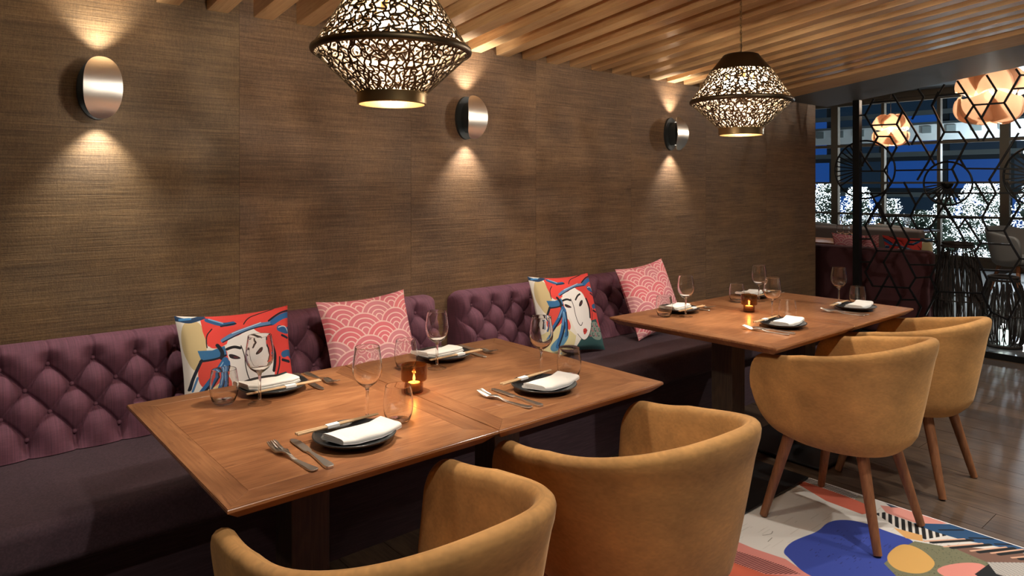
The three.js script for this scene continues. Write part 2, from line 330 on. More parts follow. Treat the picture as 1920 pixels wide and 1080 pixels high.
scene.children.filter(o => o.name === 'pierced_lantern')[0].userData.label = 'pierced brass lantern over the third and fourth tables from the hexagon screen';

// wall sconces: black oval back plate and an oval brass shield bent forward over it
function sconce(x, label) {
  const h = 1.765, t = thing('wall_sconce', label, 'wall lamp', V(x, WALL - 0.0005, h), 0, 'brass shield sconces');
  const RX = 0.066, RY = 0.119;
  const plate = new THREE.CylinderGeometry(1, 1, 0.016, 48); plate.rotateX(Math.PI / 2); plate.scale(RX * 1.08, RY, 1); plate.translate(0, 0, 0.008); mesh('back_plate', plate, M.teal, t);
  const drum = new THREE.CylinderGeometry(1, 1, 0.060, 40); drum.rotateX(Math.PI / 2); drum.scale(RX * 0.62, RY * 0.70, 1); drum.translate(0, 0, 0.046); mesh('lamp_housing', drum, M.teal, t);
  mesh('stem', new THREE.CylinderGeometry(0.016, 0.016, 0.05, 16).rotateX(Math.PI / 2).translate(0, 0, 0.094), M.teal, t);
  const Z = y => 0.120 - 0.042 * (y / RY) * (y / RY);
  const oval = c => Math.sign(c) * Math.pow(Math.abs(c), 2 / 2.35);
  const pts = (off) => (u, v) => { const r = u, a = v * Math.PI * 2, X = oval(Math.cos(a)) * RX * r, Y = oval(Math.sin(a)) * RY * r; return [X, Y, Z(Y) + off, 0.5 + X * 4, 0.5 + Y * 4]; };
  const rim = gridGeo(1, 64, (u, v) => { const a = v * Math.PI * 2, X = oval(Math.cos(a)) * RX, Y = oval(Math.sin(a)) * RY; return [X, Y, Z(Y) - 0.0025 + u * 0.0025]; }, true);
  mesh('shield', merged([gridGeo(12, 64, pts(0)), gridGeo(12, 64, pts(-0.0025), true), rim]), M.shield, t);
  for (const s of [1, -1]) {
    const lens = new THREE.CylinderGeometry(0.012, 0.012, 0.006, 16); lens.translate(0, s * (RY * 0.70 - 0.0015), 0.060); mesh('light_window', lens, M.sconceLens, t);
    const L = new THREE.SpotLight(NEUTRAL, POWER.sconce, 0, 0.78, 0.6, 2); L.position.set(0, s * (RY * 0.70 + 0.006), 0.062); L.target.position.set(0, s * 1, 0.062); L.castShadow = true; L.shadow.radius = 0.5; L.name = 'beam'; t.add(L); t.add(L.target); L.target.name = 'beam_target';
  }
}
sconce(0.541, 'oval brass shield sconce on the grasscloth, third from the hexagon screen');
sconce(2.33, 'oval brass shield sconce on the grasscloth, second from the hexagon screen');
sconce(4.183, 'oval brass shield sconce on the grasscloth, nearest the hexagon screen');

// recessed downlights between the slats
function downlight(x, n, power, angle, label, aim = [0, 0], pitched_ = true) {
  const h = pitched_ ? ceilAt(n) + 0.05 : 3.06, t = thing('recessed_downlight', label, 'downlight', V(x, n, h), 0, 'recessed ceiling downlights');
  mesh('trim_ring', lathe([[0.034, 0.0], [0.047, 0.0], [0.047, 0.01], [0.044, pitched_ ? 0.084 : 0.01], [0.034, pitched_ ? 0.084 : 0.01], [0.034, 0.0]], 28), M.trim, t);
  mesh('lens', new THREE.CylinderGeometry(0.033, 0.033, 0.004, 24).translate(0, 0.012, 0), M.lens, t);
  const L = new THREE.SpotLight(NEUTRAL, power, 0, angle, 0.85, 2); L.position.set(0, -0.004, 0); L.target.position.set(aim[0], -2, -aim[1]); L.castShadow = true; L.shadow.radius = 1.6; L.name = 'beam'; t.add(L); t.add(L.target); L.target.name = 'beam_target';
}
downlight(0.896, 0.35, POWER.down, 0.95, 'recessed downlight between slats above the armchairs, third from the screen', [0, 1.0]);
downlight(2.496, 0.35, POWER.down, 0.95, 'recessed downlight between slats above the armchairs, second from the screen', [0, 1.0]);
downlight(4.096, 0.35, POWER.down * 1.3, 0.95, 'recessed downlight between slats above the armchairs, nearest the screen', [0, 1.0]);
downlight(5.296, 0.4, POWER.down * 1.3, 0.95, 'recessed downlight in the last slat gap before the oak board', [0, 1.2]);
downlight(1.696, -0.6, POWER.aisle * 0.3, 0.85, 'recessed downlight between slats over the aisle, second from the screen');
downlight(3.696, -0.6, POWER.aisle, 0.85, 'recessed downlight between slats over the aisle, nearest the screen');
downlight(-0.904, 0.9, POWER.aisle * 0.36, 0.85, 'recessed downlight between slats at the left wall', [0, 0.6]);

// ================================================================ banquette
{
  const X0 = -1.6, X1 = 5.2, t = thing('banquette_bench', 'long plum banquette seat along the grasscloth wall', 'bench', V((X0 + X1) / 2, 2.72, 0));
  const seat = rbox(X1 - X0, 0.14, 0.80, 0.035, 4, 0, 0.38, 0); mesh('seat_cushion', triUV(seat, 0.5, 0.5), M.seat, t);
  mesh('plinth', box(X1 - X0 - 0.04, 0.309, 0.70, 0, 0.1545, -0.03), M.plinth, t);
}
function backrest(X0, X1, label, off) {
  const t = thing('tufted_backrest', label, 'backrest', V((X0 + X1) / 2, 3.0, 0.452), 0, 'tufted banquette backrests');
  const P = 0.143, Q = 0.077, TOP = 0.752, HP = 0.058, NW = WALL - 0.004;
  // section (distance from camera side, height), bottom to wall
  const sec = [[2.885, 0.453], [2.90, 0.50], [2.925, 0.56], [2.952, 0.63], [2.975, 0.69], [2.992, 0.74], [3.003, 0.772], [3.018, 0.796], [3.045, 0.812], [3.08, 0.817], [3.11, 0.815], [NW, 0.80]].map(p => new THREE.Vector3(p[0], p[1], 0));
  const curve = new THREE.CatmullRomCurve3(sec), NV = 96, NU = Math.round((X1 - X0) / 0.0042);
  const row = []; for (let j = 0; j <= NV; j++) { const p = curve.getPointAt(j / NV), d = curve.getTangentAt(j / NV); row.push([p.x, p.y, -d.y, d.x]); }   // normal points to the room and up
  const puff = (x, h) => {
    const j = (TOP - h) / Q, s = Math.abs(Math.sin(Math.PI * (x - off) / P)), s2 = Math.abs(Math.sin(Math.PI * ((x - off) / P + 0.5)));
    let a, b, k = 1;
    if (j < 0) { a = b = s; } else if (j > 3) { a = b = s2; }
    else { a = Math.abs(Math.sin(Math.PI * ((x - off) / P + j / 2))); b = Math.abs(Math.sin(Math.PI * ((x - off) / P - j / 2))); }
    let f = 0.5 * Math.sqrt((a * a + b * b) / 2) + 0.5 * Math.pow(a * b, 0.45);
    if (j < 0) f = lerp(f, 0.85, smooth(0, -0.75, j)); if (j > 3) f = lerp(f, 0.8, smooth(3.1, 4.2, j));
    const g = Math.min(a, b); f -= 0.11 * Math.exp(-(g * g) / 0.012);   // stitched crease
    return f;
  };
  const cx = (X0 + X1) / 2, RE = 0.075;
  const at = (u, v) => {
    const x = lerp(X0, X1, u), r = row[Math.round(v * NV)], e = Math.min(x - X0, X1 - x), s = e >= RE ? 1 : Math.sqrt(Math.max(0, 1 - Math.pow((RE - e) / RE, 2.4)));
    const f = (puff(x, r[1]) - 0.85) * HP * s * smooth(1.0, 0.86, v);
    const n = Math.min(NW, NW - (NW - (r[0] + r[2] * f)) * s), h = r[1] + r[3] * f - (1 - s) * 0.05 * smooth(0.55, 0.75, v);
    return [x - cx, Math.max(h - 0.452, 0.001), -(n - 3.0), x / 0.5, (r[1] + v * 0.2) / 0.5];
  };
  mesh('tufted_panel', gridGeo(NU, NV, at), M.tuft, t);
  mesh('back_board', box(X1 - X0 - 0.14, 0.34, 0.03, 0, 0.171, -(NW - 3.0) + 0.016), M.plinth, t);
  const btn = new THREE.SphereGeometry(0.0085, 12, 8);
  for (let j = 0; j < 4; j++) {
    const h = TOP - j * Q; let r = row.reduce((p, q) => Math.abs(q[1] - h) < Math.abs(p[1] - h) ? q : p);
    for (let k = Math.ceil((X0 + 0.05 - off) / P); ; k++) {
      const x = off + (k + (j % 2) / 2) * P; if (x > X1 - 0.045) break;
      mesh('button', btn, M.tuft, t, new THREE.Vector3(x - cx, r[1] - 0.452 - r[3] * 0.044, -(r[0] - r[2] * 0.044 - 3.0)));
    }
  }
}
backrest(-1.2, 2.09, 'longer deep-buttoned plum backrest on the wall behind the third and fourth tables', 0.224);
backrest(2.205, 3.95, 'shorter deep-buttoned plum backrest on the wall behind the two tables nearest the screen', 2.30);

// ================================================================ cushions
const waveTex = canvas(768, 768, (g, w) => {
  g.fillStyle = '#dd949b'; g.fillRect(0, 0, w, w);
  const R = w / 4.9, tones = ['#da7d87', '#df7780', '#d5868f', '#e37f83', '#d18e95'];
  let q = 7;
  for (let r = -1; r < 18; r++) for (let c = -1; c < 6; c++) {
    q = (q * 1103515245 + 12345) >>> 0; const cx = c * R * 1.9 + (r % 2 ? R * 0.95 : 0), cy = r * R * 0.60 + R * 0.6, col = tones[(q >>> 16) % 5];
    for (const [k, f] of [[1, '#f0c6c0'], [0.93, col], [0.72, '#f4cdc6'], [0.66, col], [0.47, '#f4cdc6'], [0.41, col], [0.24, '#f4cdc6'], [0.18, col]]) { g.fillStyle = f; g.beginPath(); g.arc(cx, cy, R * k, 0, Math.PI * 2); g.fill(); }
  }
});
const faceTex = canvas(1024, 1024, (g, w) => {
  // the print in the coordinates of the cloth, 0..1000
  g.scale(w / 1000, w / 1000);
  g.fillStyle = '#e8e2d8'; g.fillRect(0, 0, 1000, 1000);
  blob(g, [[30, 60], [180, 40], [200, 250], [160, 460], [60, 520], [0, 300]], '#cdb98a');
  poly(g, [[190, 0], [1000, 0], [1000, 640], [760, 640], [700, 300], [420, 230], [300, 300], [200, 300], [180, 160]], '#e0463f');
  blob(g, [[190, 170], [300, 110], [560, 90], [620, 200], [420, 260], [300, 330], [200, 320]], '#e84a42');
  blob(g, [[120, 380], [330, 330], [400, 420], [330, 560], [180, 700], [80, 600]], '#d94c40');
  blob(g, [[300, 560], [390, 600], [400, 720], [320, 760]], '#dc5248');
  // teal robe and shoulder
  poly(g, [[440, 1000], [560, 860], [700, 760], [800, 640], [900, 620], [1000, 700], [1000, 1000]], '#2d5355');
  blob(g, [[700, 700], [860, 640], [970, 720], [960, 880], [800, 900], [700, 820]], '#7e8f86');
  poly(g, [[0, 760], [240, 640], [470, 820], [420, 1000], [0, 1000]], '#d9cf9f');
  blob(g, [[40, 900], [220, 780], [360, 720], [330, 860], [160, 980]], '#5d8fb0');
  for (let k = 0; k < 14; k++) { const x = 720 + (k % 5) * 55, y = 700 + Math.floor(k / 5) * 62; g.strokeStyle = k % 2 ? '#24393c' : '#b7596a'; g.lineWidth = 10; g.beginPath(); g.arc(x, y, 20, 0.4, 4.6); g.stroke(); }
  blob(g, [[900, 610], [960, 600], [1000, 660], [1000, 740], [930, 720]], '#d9484a');
  // face
  blob(g, [[350, 330], [380, 240], [470, 235], [560, 180], [600, 130], [640, 210], [740, 250], [780, 400], [790, 560], [760, 700], [680, 850], [590, 900], [500, 820], [440, 680], [400, 560], [360, 460]], '#efebe8');
  blob(g, [[640, 250], [730, 270], [770, 400], [700, 420], [650, 330]], '#f3efec');
  stroke(g, [[480, 330], [505, 420], [500, 520], [520, 640], [560, 705], [585, 690], [600, 660]], '#3a3536', 9);
  stroke(g, [[355, 345], [410, 325], [470, 350]], '#1d1a1f', 26); stroke(g, [[560, 350], [610, 300], [680, 275]], '#1d1a1f', 24);
  blob(g, [[362, 390], [410, 400], [480, 450], [420, 450], [370, 430]], '#2a2126'); blob(g, [[585, 440], [630, 380], [700, 350], [690, 400], [620, 450]], '#2a2126');
  blob(g, [[400, 415], [440, 425], [450, 440], [410, 440]], '#5b2f35'); blob(g, [[620, 420], [650, 390], [675, 385], [650, 420]], '#5b2f35');
  blob(g, [[600, 745], [640, 735], [670, 760], [650, 800], [610, 825], [595, 780]], '#c23b35'); stroke(g, [[600, 782], [640, 775], [668, 768]], '#7a1f22', 7);
  stroke(g, [[500, 800], [560, 880], [640, 890], [720, 800], [790, 640]], '#3a3536', 8);
  // dark hair strokes and blue brush strokes
  stroke(g, [[780, 350], [810, 430], [790, 540], [770, 600]], '#191820', 30);
  stroke(g, [[800, 640], [840, 560], [850, 480]], '#2a2830', 14);
  stroke(g, [[0, 20], [70, 60], [150, 40], [220, 10]], '#1f3b5c', 46); stroke(g, [[30, 40], [110, 30]], '#3f7fb5', 22);
  stroke(g, [[240, 50], [340, 110], [450, 100]], '#2c5d8f', 40); stroke(g, [[260, 40], [360, 90]], '#7fb0d2', 14); stroke(g, [[340, 120], [470, 105]], '#14202e', 16);
  stroke(g, [[330, 260], [420, 205], [560, 170], [680, 140], [800, 150], [980, 90]], '#5c86b4', 34); stroke(g, [[330, 275], [470, 215], [640, 165], [820, 165]], '#16263c', 12); stroke(g, [[420, 200], [560, 160], [700, 125]], '#b9cfe0', 9);
  stroke(g, [[820, 140], [900, 100], [1000, 90]], '#2a66a0', 58); stroke(g, [[780, 120], [880, 60], [1000, 50]], '#101b2a', 18);
  stroke(g, [[880, 210], [950, 250], [1000, 230]], '#2a5d92', 60); stroke(g, [[870, 200], [940, 180], [985, 270]], '#cfdbe6', 10); stroke(g, [[900, 280], [960, 310]], '#162438', 22);
  stroke(g, [[900, 460], [960, 440], [990, 480]], '#2c5f90', 60); stroke(g, [[880, 510], [950, 530]], '#141c2a', 26);
  stroke(g, [[540, 120], [580, 60], [700, 30], [860, 0]], '#2a1c20', 10); stroke(g, [[190, 310], [190, 210], [260, 140]], '#2a1c20', 10);
  poly(g, [[110, 330], [230, 340], [340, 310], [350, 400], [230, 420], [130, 420]], '#356f9f'); stroke(g, [[120, 425], [230, 430], [340, 400]], '#141d2b', 18); stroke(g, [[280, 300], [320, 360], [300, 420]], '#141d2b', 34);
  for (const [a, b, c, wd] of [[[330, 440], [240, 560], [110, 700], 52], [[340, 470], [280, 660], [180, 900], 60], [[350, 480], [330, 620], [300, 800], 40]]) { stroke(g, [a, b, c], '#2d659c', wd); stroke(g, [[a[0] + 12, a[1] + 20], [b[0] + 22, b[1] + 10], [c[0] + 18, c[1]]], '#12192a', wd * 0.38); stroke(g, [[a[0] - 20, a[1] + 20], [b[0] - 14, b[1]]], '#86b6d8', 10); }
  stroke(g, [[130, 420], [60, 540], [30, 640]], '#1a2130', 26); stroke(g, [[90, 560], [50, 660]], '#4a7aa8', 18);
});
function cushionGeo(S, T) {
  const half = s => (u, v) => {
    const a = u * 2 - 1, b = v * 2 - 1, ca = 1 - 0.075 * (1 - b * b), cb = 1 - 0.085 * (1 - a * a);
    const z = T * Math.pow(Math.max(0, (1 - a * a) * (1 - b * b)), 0.42);
    const wr = 0.004 * Math.sin(a * 7 + b * 3) * Math.max(0, (1 - a * a) * (1 - b * b));
    return [a * S / 2 * ca, b * S / 2 * cb + S / 2, s * (z + wr), u, v];
  };
  return [gridGeo(36, 36, half(1)), gridGeo(36, 36, half(-1), true)];
}
const [cushionFront, cushionBack] = cushionGeo(0.45, 0.068);
const fabric = map => std({ map, roughness: 0.9 });
const FACE = fabric(faceTex), WAVE = fabric(waveTex);
function cushion(x, n, h, lean, roll, turn, mat, label, category = 'cushion', group = 'square throw cushions') {
  const t = thing('throw_cushion', label, category, V(x, n, h), 0, group); t.rotation.set(-lean, turn, roll, 'YXZ');
  mesh('front_cover', cushionFront, mat, t); mesh('back_cover', cushionBack, mat, t);
  return t;
}
cushion(0.975, 2.735, 0.462, 0.36, -0.02, 0.0, FACE, 'face-print cushion in red and blue leaning on the longer backrest');
cushion(1.575, 2.735, 0.464, 0.36, 0.03, 0.0, WAVE, 'pink wave-pattern cushion leaning on the longer backrest');
cushion(2.765, 2.70, 0.462, 0.36, -0.03, -0.06, FACE, 'face-print cushion in red and blue leaning on the shorter backrest');
cushion(3.535, 2.70, 0.474, 0.36, 0.09, -0.05, WAVE, 'pink wave-pattern cushion leaning on the shorter backrest');

// ================================================================ tables
const TW = 0.694, TD = 0.869, TN = 1.847, TH = 0.75;
const nth = ['the fourth table from the hexagon screen', 'the third table from the hexagon screen', 'the second table from the hexagon screen', 'the table nearest the hexagon screen'];
const tableX = [0.815, 1.5095, 2.918, 3.6135];
function tableTopBody() {                                        // under-bevelled slab: thin at the rim, thick inside
  const pos = [], A = (w, d, y) => [[-w, y, -d], [w, y, -d], [w, y, d], [-w, y, d]];
  const w = TW / 2 - 0.0006, d = TD / 2 - 0.0006, rings = [A(w - 0.0012, d - 0.0012, -0.0015), A(w, d, -0.0028), A(w, d, -0.0085), A(w - 0.030, d - 0.030, -0.034)];
  const q = (a, b, c, e) => pos.push(...a, ...b, ...c, ...a, ...c, ...e);
  for (let r = 0; r < 3; r++) for (let i = 0; i < 4; i++) { const j = (i + 1) % 4; q(rings[r][i], rings[r][j], rings[r + 1][j], rings[r + 1][i]); }
  q(rings[0][3], rings[0][2], rings[0][1], rings[0][0]); q(rings[3][0], rings[3][1], rings[3][2], rings[3][3]);
  const g = new THREE.BufferGeometry(); g.setAttribute('position', new THREE.Float32BufferAttribute(pos, 3)); g.computeVertexNormals();
  g.setAttribute('uv', new THREE.Float32BufferAttribute(new Float32Array(pos.length / 3 * 2), 2));
  return triUV(g, 0.8, 0.8, 'x');
}
function veneer(pts, grain, ou, ov) {                             // a board of the top, 1.5 mm proud of the core
  const s = new THREE.Shape(pts.map(p => new THREE.Vector2(p[0], p[1]))), g = new THREE.ExtrudeGeometry(s, { depth: 0.0011, bevelEnabled: true, bevelThickness: 0.0004, bevelSize: 0.0004, bevelOffset: -0.0004, bevelSegments: 1 });
  g.rotateX(-Math.PI / 2); g.translate(0, -0.0015, 0);
  return triUV(g, 0.8, 0.8, grain, ou, ov);
}
const w2 = TW / 2 - 0.0018, d2 = TD / 2 - 0.0018, B = 0.062, gp = 0.0003;
const boards = {
  core: tableTopBody(),
  center: [0, 1, 2, 3].map(k => veneer([[-w2 + B + gp, -d2 + B + gp], [w2 - B - gp, -d2 + B + gp], [w2 - B - gp, d2 - B - gp], [-w2 + B + gp, d2 - B - gp]], 'x', k * 0.29, k * 0.43)),
  side: [-1, 1].map(s => veneer([[s * w2, -d2 + gp], [s * w2, d2 - gp], [s * (w2 - B), d2 - B - gp], [s * (w2 - B), -d2 + B + gp]].slice(0).sort(() => 0), 'z', 0.4 + s * 0.2, 0.7)),
  end: [-1, 1].map(s => veneer([[-w2 + gp, s * d2], [w2 - gp, s * d2], [w2 - B - gp, s * (d2 - B)], [-w2 + B + gp, s * (d2 - B)]], 'x', 0.1 + s * 0.3, 0.2 + s * 0.3)),
};
tableX.forEach((x, k) => {
  const t = thing('dining_table', ['walnut pedestal table set for two, fourth from the hexagon screen', 'walnut pedestal table set for two, third from the hexagon screen', 'walnut pedestal table set for two, second from the hexagon screen', 'walnut pedestal table set for two, nearest the hexagon screen'][k], 'table', V(x, TN, 0), 0, 'bevelled walnut tables');
  const top = mesh('tabletop', boards.core, M.table[1], t, new THREE.Vector3(0, TH, 0));
  mesh('center_panel', boards.center[k], M.table[k % 2 ? 0 : 2], top);
  for (const i of [0, 1]) { mesh('border_board', boards.side[i], M.table[(k + i) % 2], top); mesh('border_board', boards.end[i], M.table[(k + i + 1) % 2], top); }
  mesh('column', triUV(rbox(0.11, TH - 0.036 - 0.014, 0.11, 0.004, 1, 0, (TH - 0.036 + 0.014) / 2, 0), 1, 0.4, 'y'), M.column, t);
  mesh('base_plate', rbox(0.56, 0.012, 0.50, 0.004, 2, 0, 0.0145, 0), M.blackMetal, t);
});

// ================================================================ place settings (local frame: +x to the right of the diner, -z away from the diner)
const plateGeo = lathe([[0, 0.004], [0.05, 0.004], [0.055, 0.0], [0.062, 0.0], [0.066, 0.004], [0.085, 0.008], [0.101, 0.017], [0.1035, 0.0195], [0.1035, 0.0215], [0.101, 0.0222], [0.096, 0.019], [0.082, 0.012], [0.066, 0.0085], [0.0, 0.0075]], 64);
const wineFoot = lathe([[0, 0], [0.030, 0], [0.0335, 0.0012], [0.0335, 0.002], [0.028, 0.0032], [0.014, 0.0055], [0.0062, 0.011], [0.0048, 0.0145]], 40);
const wineGeo = lathe([[0, 0.0145], [0.0047, 0.0145], [0.0042, 0.022], [0.0038, 0.055], [0.0042, 0.082], [0.0065, 0.09], [0.0154, 0.096], [0.0264, 0.105], [0.0352, 0.118], [0.03938, 0.133], [0.03982, 0.148], [0.03795, 0.168], [0.03498, 0.188], [0.03322, 0.2005], [0.03267, 0.2015], [0.03201, 0.2005], [0.03388, 0.187], [0.03685, 0.167], [0.03872, 0.148], [0.03817, 0.134], [0.03399, 0.119], [0.02508, 0.1065], [0.0132, 0.0985], [0, 0.0965]], 48);
const tumblerFoot = lathe([[0, 0.0], [0.022, 0.0], [0.0265, 0.002], [0.030, 0.0062], [0, 0.0062]], 40);
const tumblerGeo = lathe([[0, 0.0064], [0.0302, 0.0064], [0.033, 0.012], [0.0385, 0.030], [0.0405, 0.048], [0.0395, 0.068], [0.0365, 0.088], [0.0342, 0.1005], [0.0336, 0.1015], [0.033, 0.1005], [0.0354, 0.0878], [0.0385, 0.068], [0.0395, 0.048], [0.0375, 0.031], [0.032, 0.0145], [0.026, 0.0085], [0, 0.0080]], 48);
function napkinGeo() {
  const L = 0.165, sh = new THREE.Shape(), H = 0.020, D = 0.043;      // section: a cloth folded in layers, folds open at one side
  sh.moveTo(-D, 0.002); sh.quadraticCurveTo(-D - 0.003, 0.0, -D + 0.004, 0); sh.lineTo(D - 0.006, 0); sh.quadraticCurveTo(D, 0, D, 0.006);
  const lay = [0.0055, 0.0105, 0.0155];
  sh.lineTo(D, lay[0] - 0.0010); sh.lineTo(-D + 0.012, lay[0]); sh.lineTo(D - 0.003, lay[0] + 0.0012); sh.lineTo(D - 0.003, lay[1] - 0.0010); sh.lineTo(-D + 0.014, lay[1]); sh.lineTo(D - 0.007, lay[1] + 0.0012);
  sh.quadraticCurveTo(D - 0.004, H - 0.001, D - 0.014, H); sh.quadraticCurveTo(0, H + 0.003, -D + 0.012, H - 0.002); sh.quadraticCurveTo(-D - 0.004, H - 0.006, -D, 0.002);
  const g = new THREE.ExtrudeGeometry(sh, { depth: L, steps: 14, bevelEnabled: false, curveSegments: 6 }); g.translate(0, 0, -L / 2); g.rotateY(Math.PI / 2);
  const p = g.attributes.position;
  for (let i = 0; i < p.count; i++) { const x = p.getX(i), y = p.getY(i), z = p.getZ(i), e = Math.abs(x) / (L / 2); p.setXYZ(i, x + z * 0.12, y * (1 - 0.16 * e * e + 0.05 * Math.sin(x * 50 + z * 60)) + 0.28 * Math.max(0, Math.hypot(x + 0.008, z + 0.010) - 0.062), z * (1 + 0.05 * x / L) + 0.004 * Math.sin(x * 22)); }
  g.computeVertexNormals(); return g;
}
const napkin = napkinGeo();
function flatBent(shape, th, bend) { const g = new THREE.ExtrudeGeometry(shape, { depth: th, bevelEnabled: true, bevelThickness: 0.0006, bevelSize: 0.0006, bevelSegments: 1, curveSegments: 5, steps: 1 }); g.rotateX(-Math.PI / 2); const p = g.attributes.position; for (let i = 0; i < p.count; i++) p.setY(i, p.getY(i) + bend(-p.getZ(i))); g.computeVertexNormals(); return g; }
function dense(pts) { const o = []; for (let i = 0; i < pts.length; i++) { const a = pts[i], b = pts[(i + 1) % pts.length], n = Math.max(1, Math.round(Math.hypot(b[0] - a[0], b[1] - a[1]) / 0.008)); for (let k = 0; k < n; k++) o.push(new THREE.Vector2(lerp(a[0], b[0], k / n), lerp(a[1], b[1], k / n))); } return new THREE.Shape(o); }
// cutlery lies along local z: y of the outline runs from the handle end (0) to the tip
const handle = s => [[s * 0.0095, 0.004], [s * 0.0102, 0.016], [s * 0.0078, 0.045], [s * 0.0048, 0.085], [s * 0.0036, 0.112]];
const forkOutline = () => {
  const r = handle(1), l = handle(-1).reverse(), head = [[0.0042, 0.125], [0.0085, 0.136], [0.0122, 0.146], [0.0125, 0.195], [0.0108, 0.205], [0.0092, 0.205], [0.0088, 0.158], [0.0072, 0.158], [0.0064, 0.205], [0.0046, 0.205], [0.0038, 0.157], [0.0020, 0.157], [0.0014, 0.205]];
  return dense([[0.006, 0], ...r, ...head, ...head.slice().reverse().map(p => [-p[0], p[1]]), ...l, [-0.006, 0]]);
};
const forkGeo = flatBent(forkOutline(), 0.0022, y => 0.0005 + 0.009 * smooth(0.09, 0.135, y) - 0.006 * smooth(0.135, 0.165, y) + 0.012 * smooth(0.165, 0.21, y) + 0.002 * smooth(0.03, 0.0, y));
const knifeGeo = merged([
  flatBent(dense([[0.006, 0], ...handle(1), [0.005, 0.120], [-0.005, 0.120], ...handle(-1).reverse(), [-0.006, 0]]), 0.0052, y => 0.0004),
  flatBent(dense([[0.0048, 0.116], [0.0085, 0.125], [0.0108, 0.150], [0.0112, 0.195], [0.007, 0.217], [0.001, 0.226], [-0.006, 0.222], [-0.0085, 0.200], [-0.0085, 0.13], [-0.0048, 0.116]]), 0.0012, y => 0.0024)]);
const stickGeo = s => { const g = new THREE.CylinderGeometry(0.0024, 0.0034, 0.232, 8); g.rotateZ(-Math.PI / 2); g.rotateY(s * 0.012); g.translate(0, 0, s * 0.0042); return g; };
const stick1 = stickGeo(1), stick2 = stickGeo(-1), bandGeo = rbox(0.034, 0.0082, 0.0175, 0.001, 1);
function setting(k, back, j) {
  const x = [[0.839, 1.502, 2.998, 3.697], [0.853, 1.492, 2.955, 3.666]][back][k], n = [[1.591, 1.605, 1.618, 1.600], [2.150, 2.140, 2.155, 2.160]][back][k], turn = back ? Math.PI : 0;
  const who = (back ? 'banquette side of ' : 'armchair side of ') + nth[k], y = TH + 0.0004;
  const put = (dx, dz, h) => { const c = back ? -1 : 1; return new THREE.Vector3(x + c * dx, h, -n + c * dz); };
  const one = (name, geo, mat, label, cat, pos, rot, group) => { const m = mesh(numbered(name), geo, mat, scene, pos); m.rotation.y = rot; return tag(m, label, cat, group); };
  one('plate', plateGeo, M.plate, 'black round plate, ' + who, 'plate', put(0, 0, y), turn, 'black dinner plates');
  one('napkin', napkin, M.linen, 'folded off-white napkin on the plate, ' + who, 'napkin', put(0.012 + j[0], 0.014, y + 0.0112), turn + 0.10 + j[1], 'folded white napkins');
  const wg = thing('wine_glass', 'empty stemmed wine glass, ' + who, 'wine glass', put(0.097 + j[2], -0.112, y), 0, 'stemmed wine glasses'); mesh('bowl', wineGeo, M.glass, wg); mesh('foot', wineFoot, M.glassFoot, wg);
  const tg = thing('tumbler', 'empty stemless water tumbler, ' + who, 'tumbler', put(0.152 + j[3], -0.042, y), 0, 'stemless tumblers'); mesh('bowl', tumblerGeo, M.glass, tg); mesh('base', tumblerFoot, M.glassFoot, tg);
  one('fork', forkGeo, M.steel, 'silver dinner fork, ' + who, 'fork', put(-0.158, 0.116, y), turn + 0.10 + j[1], 'silver forks');
  one('knife', knifeGeo, M.steel, 'silver table knife, ' + who, 'knife', put(-0.124, 0.122, y), turn - 0.02 + j[1] * 0.5, 'silver knives');
  const c = thing('chopsticks', 'paper-banded chopsticks on the plate, ' + who, 'chopsticks', put(-0.006, -0.074, y + 0.0245), turn + 0.03 + j[1], 'banded chopsticks');
  mesh('chopstick', stick1, M.bamboo, c); mesh('chopstick', stick2, M.bamboo, c); mesh('paper_band', bandGeo, M.paper, c, new THREE.Vector3(-0.018, 0, 0));
}
[[0, 0, 0, 0], [0.004, 0.06, -0.004, 0.002], [-0.002, 0.03, 0.014, -0.03], [0.002, 0.05, -0.03, -0.02]].forEach((j, k) => setting(k, 0, j));
[[0, -0.03, -0.012, 0.02], [0.002, 0.0, 0.008, 0.06], [-0.002, 0.04, 0.0, 0.038], [0, 0.05, 0.03, 0.14]].forEach((j, k) => setting(k, 1, [j[0], j[1], j[2], j[3] * 0.6]));
// amber tealight holders: a wide cup on a narrower foot
const holderGeo = lathe([[0, 0], [0.026, 0], [0.0285, 0.002], [0.0285, 0.030], [0.030, 0.034], [0.038, 0.038], [0.040, 0.041], [0.040, 0.084], [0.0392, 0.086], [0.0384, 0.084], [0.0384, 0.043], [0.036, 0.040], [0.0285, 0.036], [0.0265, 0.031], [0.0265, 0.005], [0, 0.005]], 40);
function tealight(x, n, label) {
  const t = thing('tealight_holder', label, 'candle holder', V(x, n, TH + 0.0004), 0, 'amber tealight holders');
  mesh('amber_cup', holderGeo, M.amber, t);
  const c = mesh('candle', lathe([[0, 0.006], [0.0195, 0.006], [0.0195, 0.030], [0.017, 0.031], [0, 0.029]], 24), M.wax, t);
  mesh('wick', new THREE.CylinderGeometry(0.0008, 0.0008, 0.006, 6).translate(0, 0.032, 0), M.piping, c);
  mesh('flame', lathe([[0, 0.033], [0.0032, 0.037], [0.0042, 0.042], [0.0028, 0.050], [0, 0.058]], 12), M.flame, t);
  const L = new THREE.PointLight(rgb(1, 0.6, 0.25), POWER.candle, 0, 2); L.position.set(0, 0.045, 0); L.castShadow = true; L.shadow.radius = 0.25; L.name = 'flame_light'; t.add(L);
}
tealight(1.176, 1.845, 'lit amber tealight holder between the third and fourth tables from the hexagon screen');
tealight(3.215, 1.915, 'lit amber tealight holder between the two tables nearest the hexagon screen');

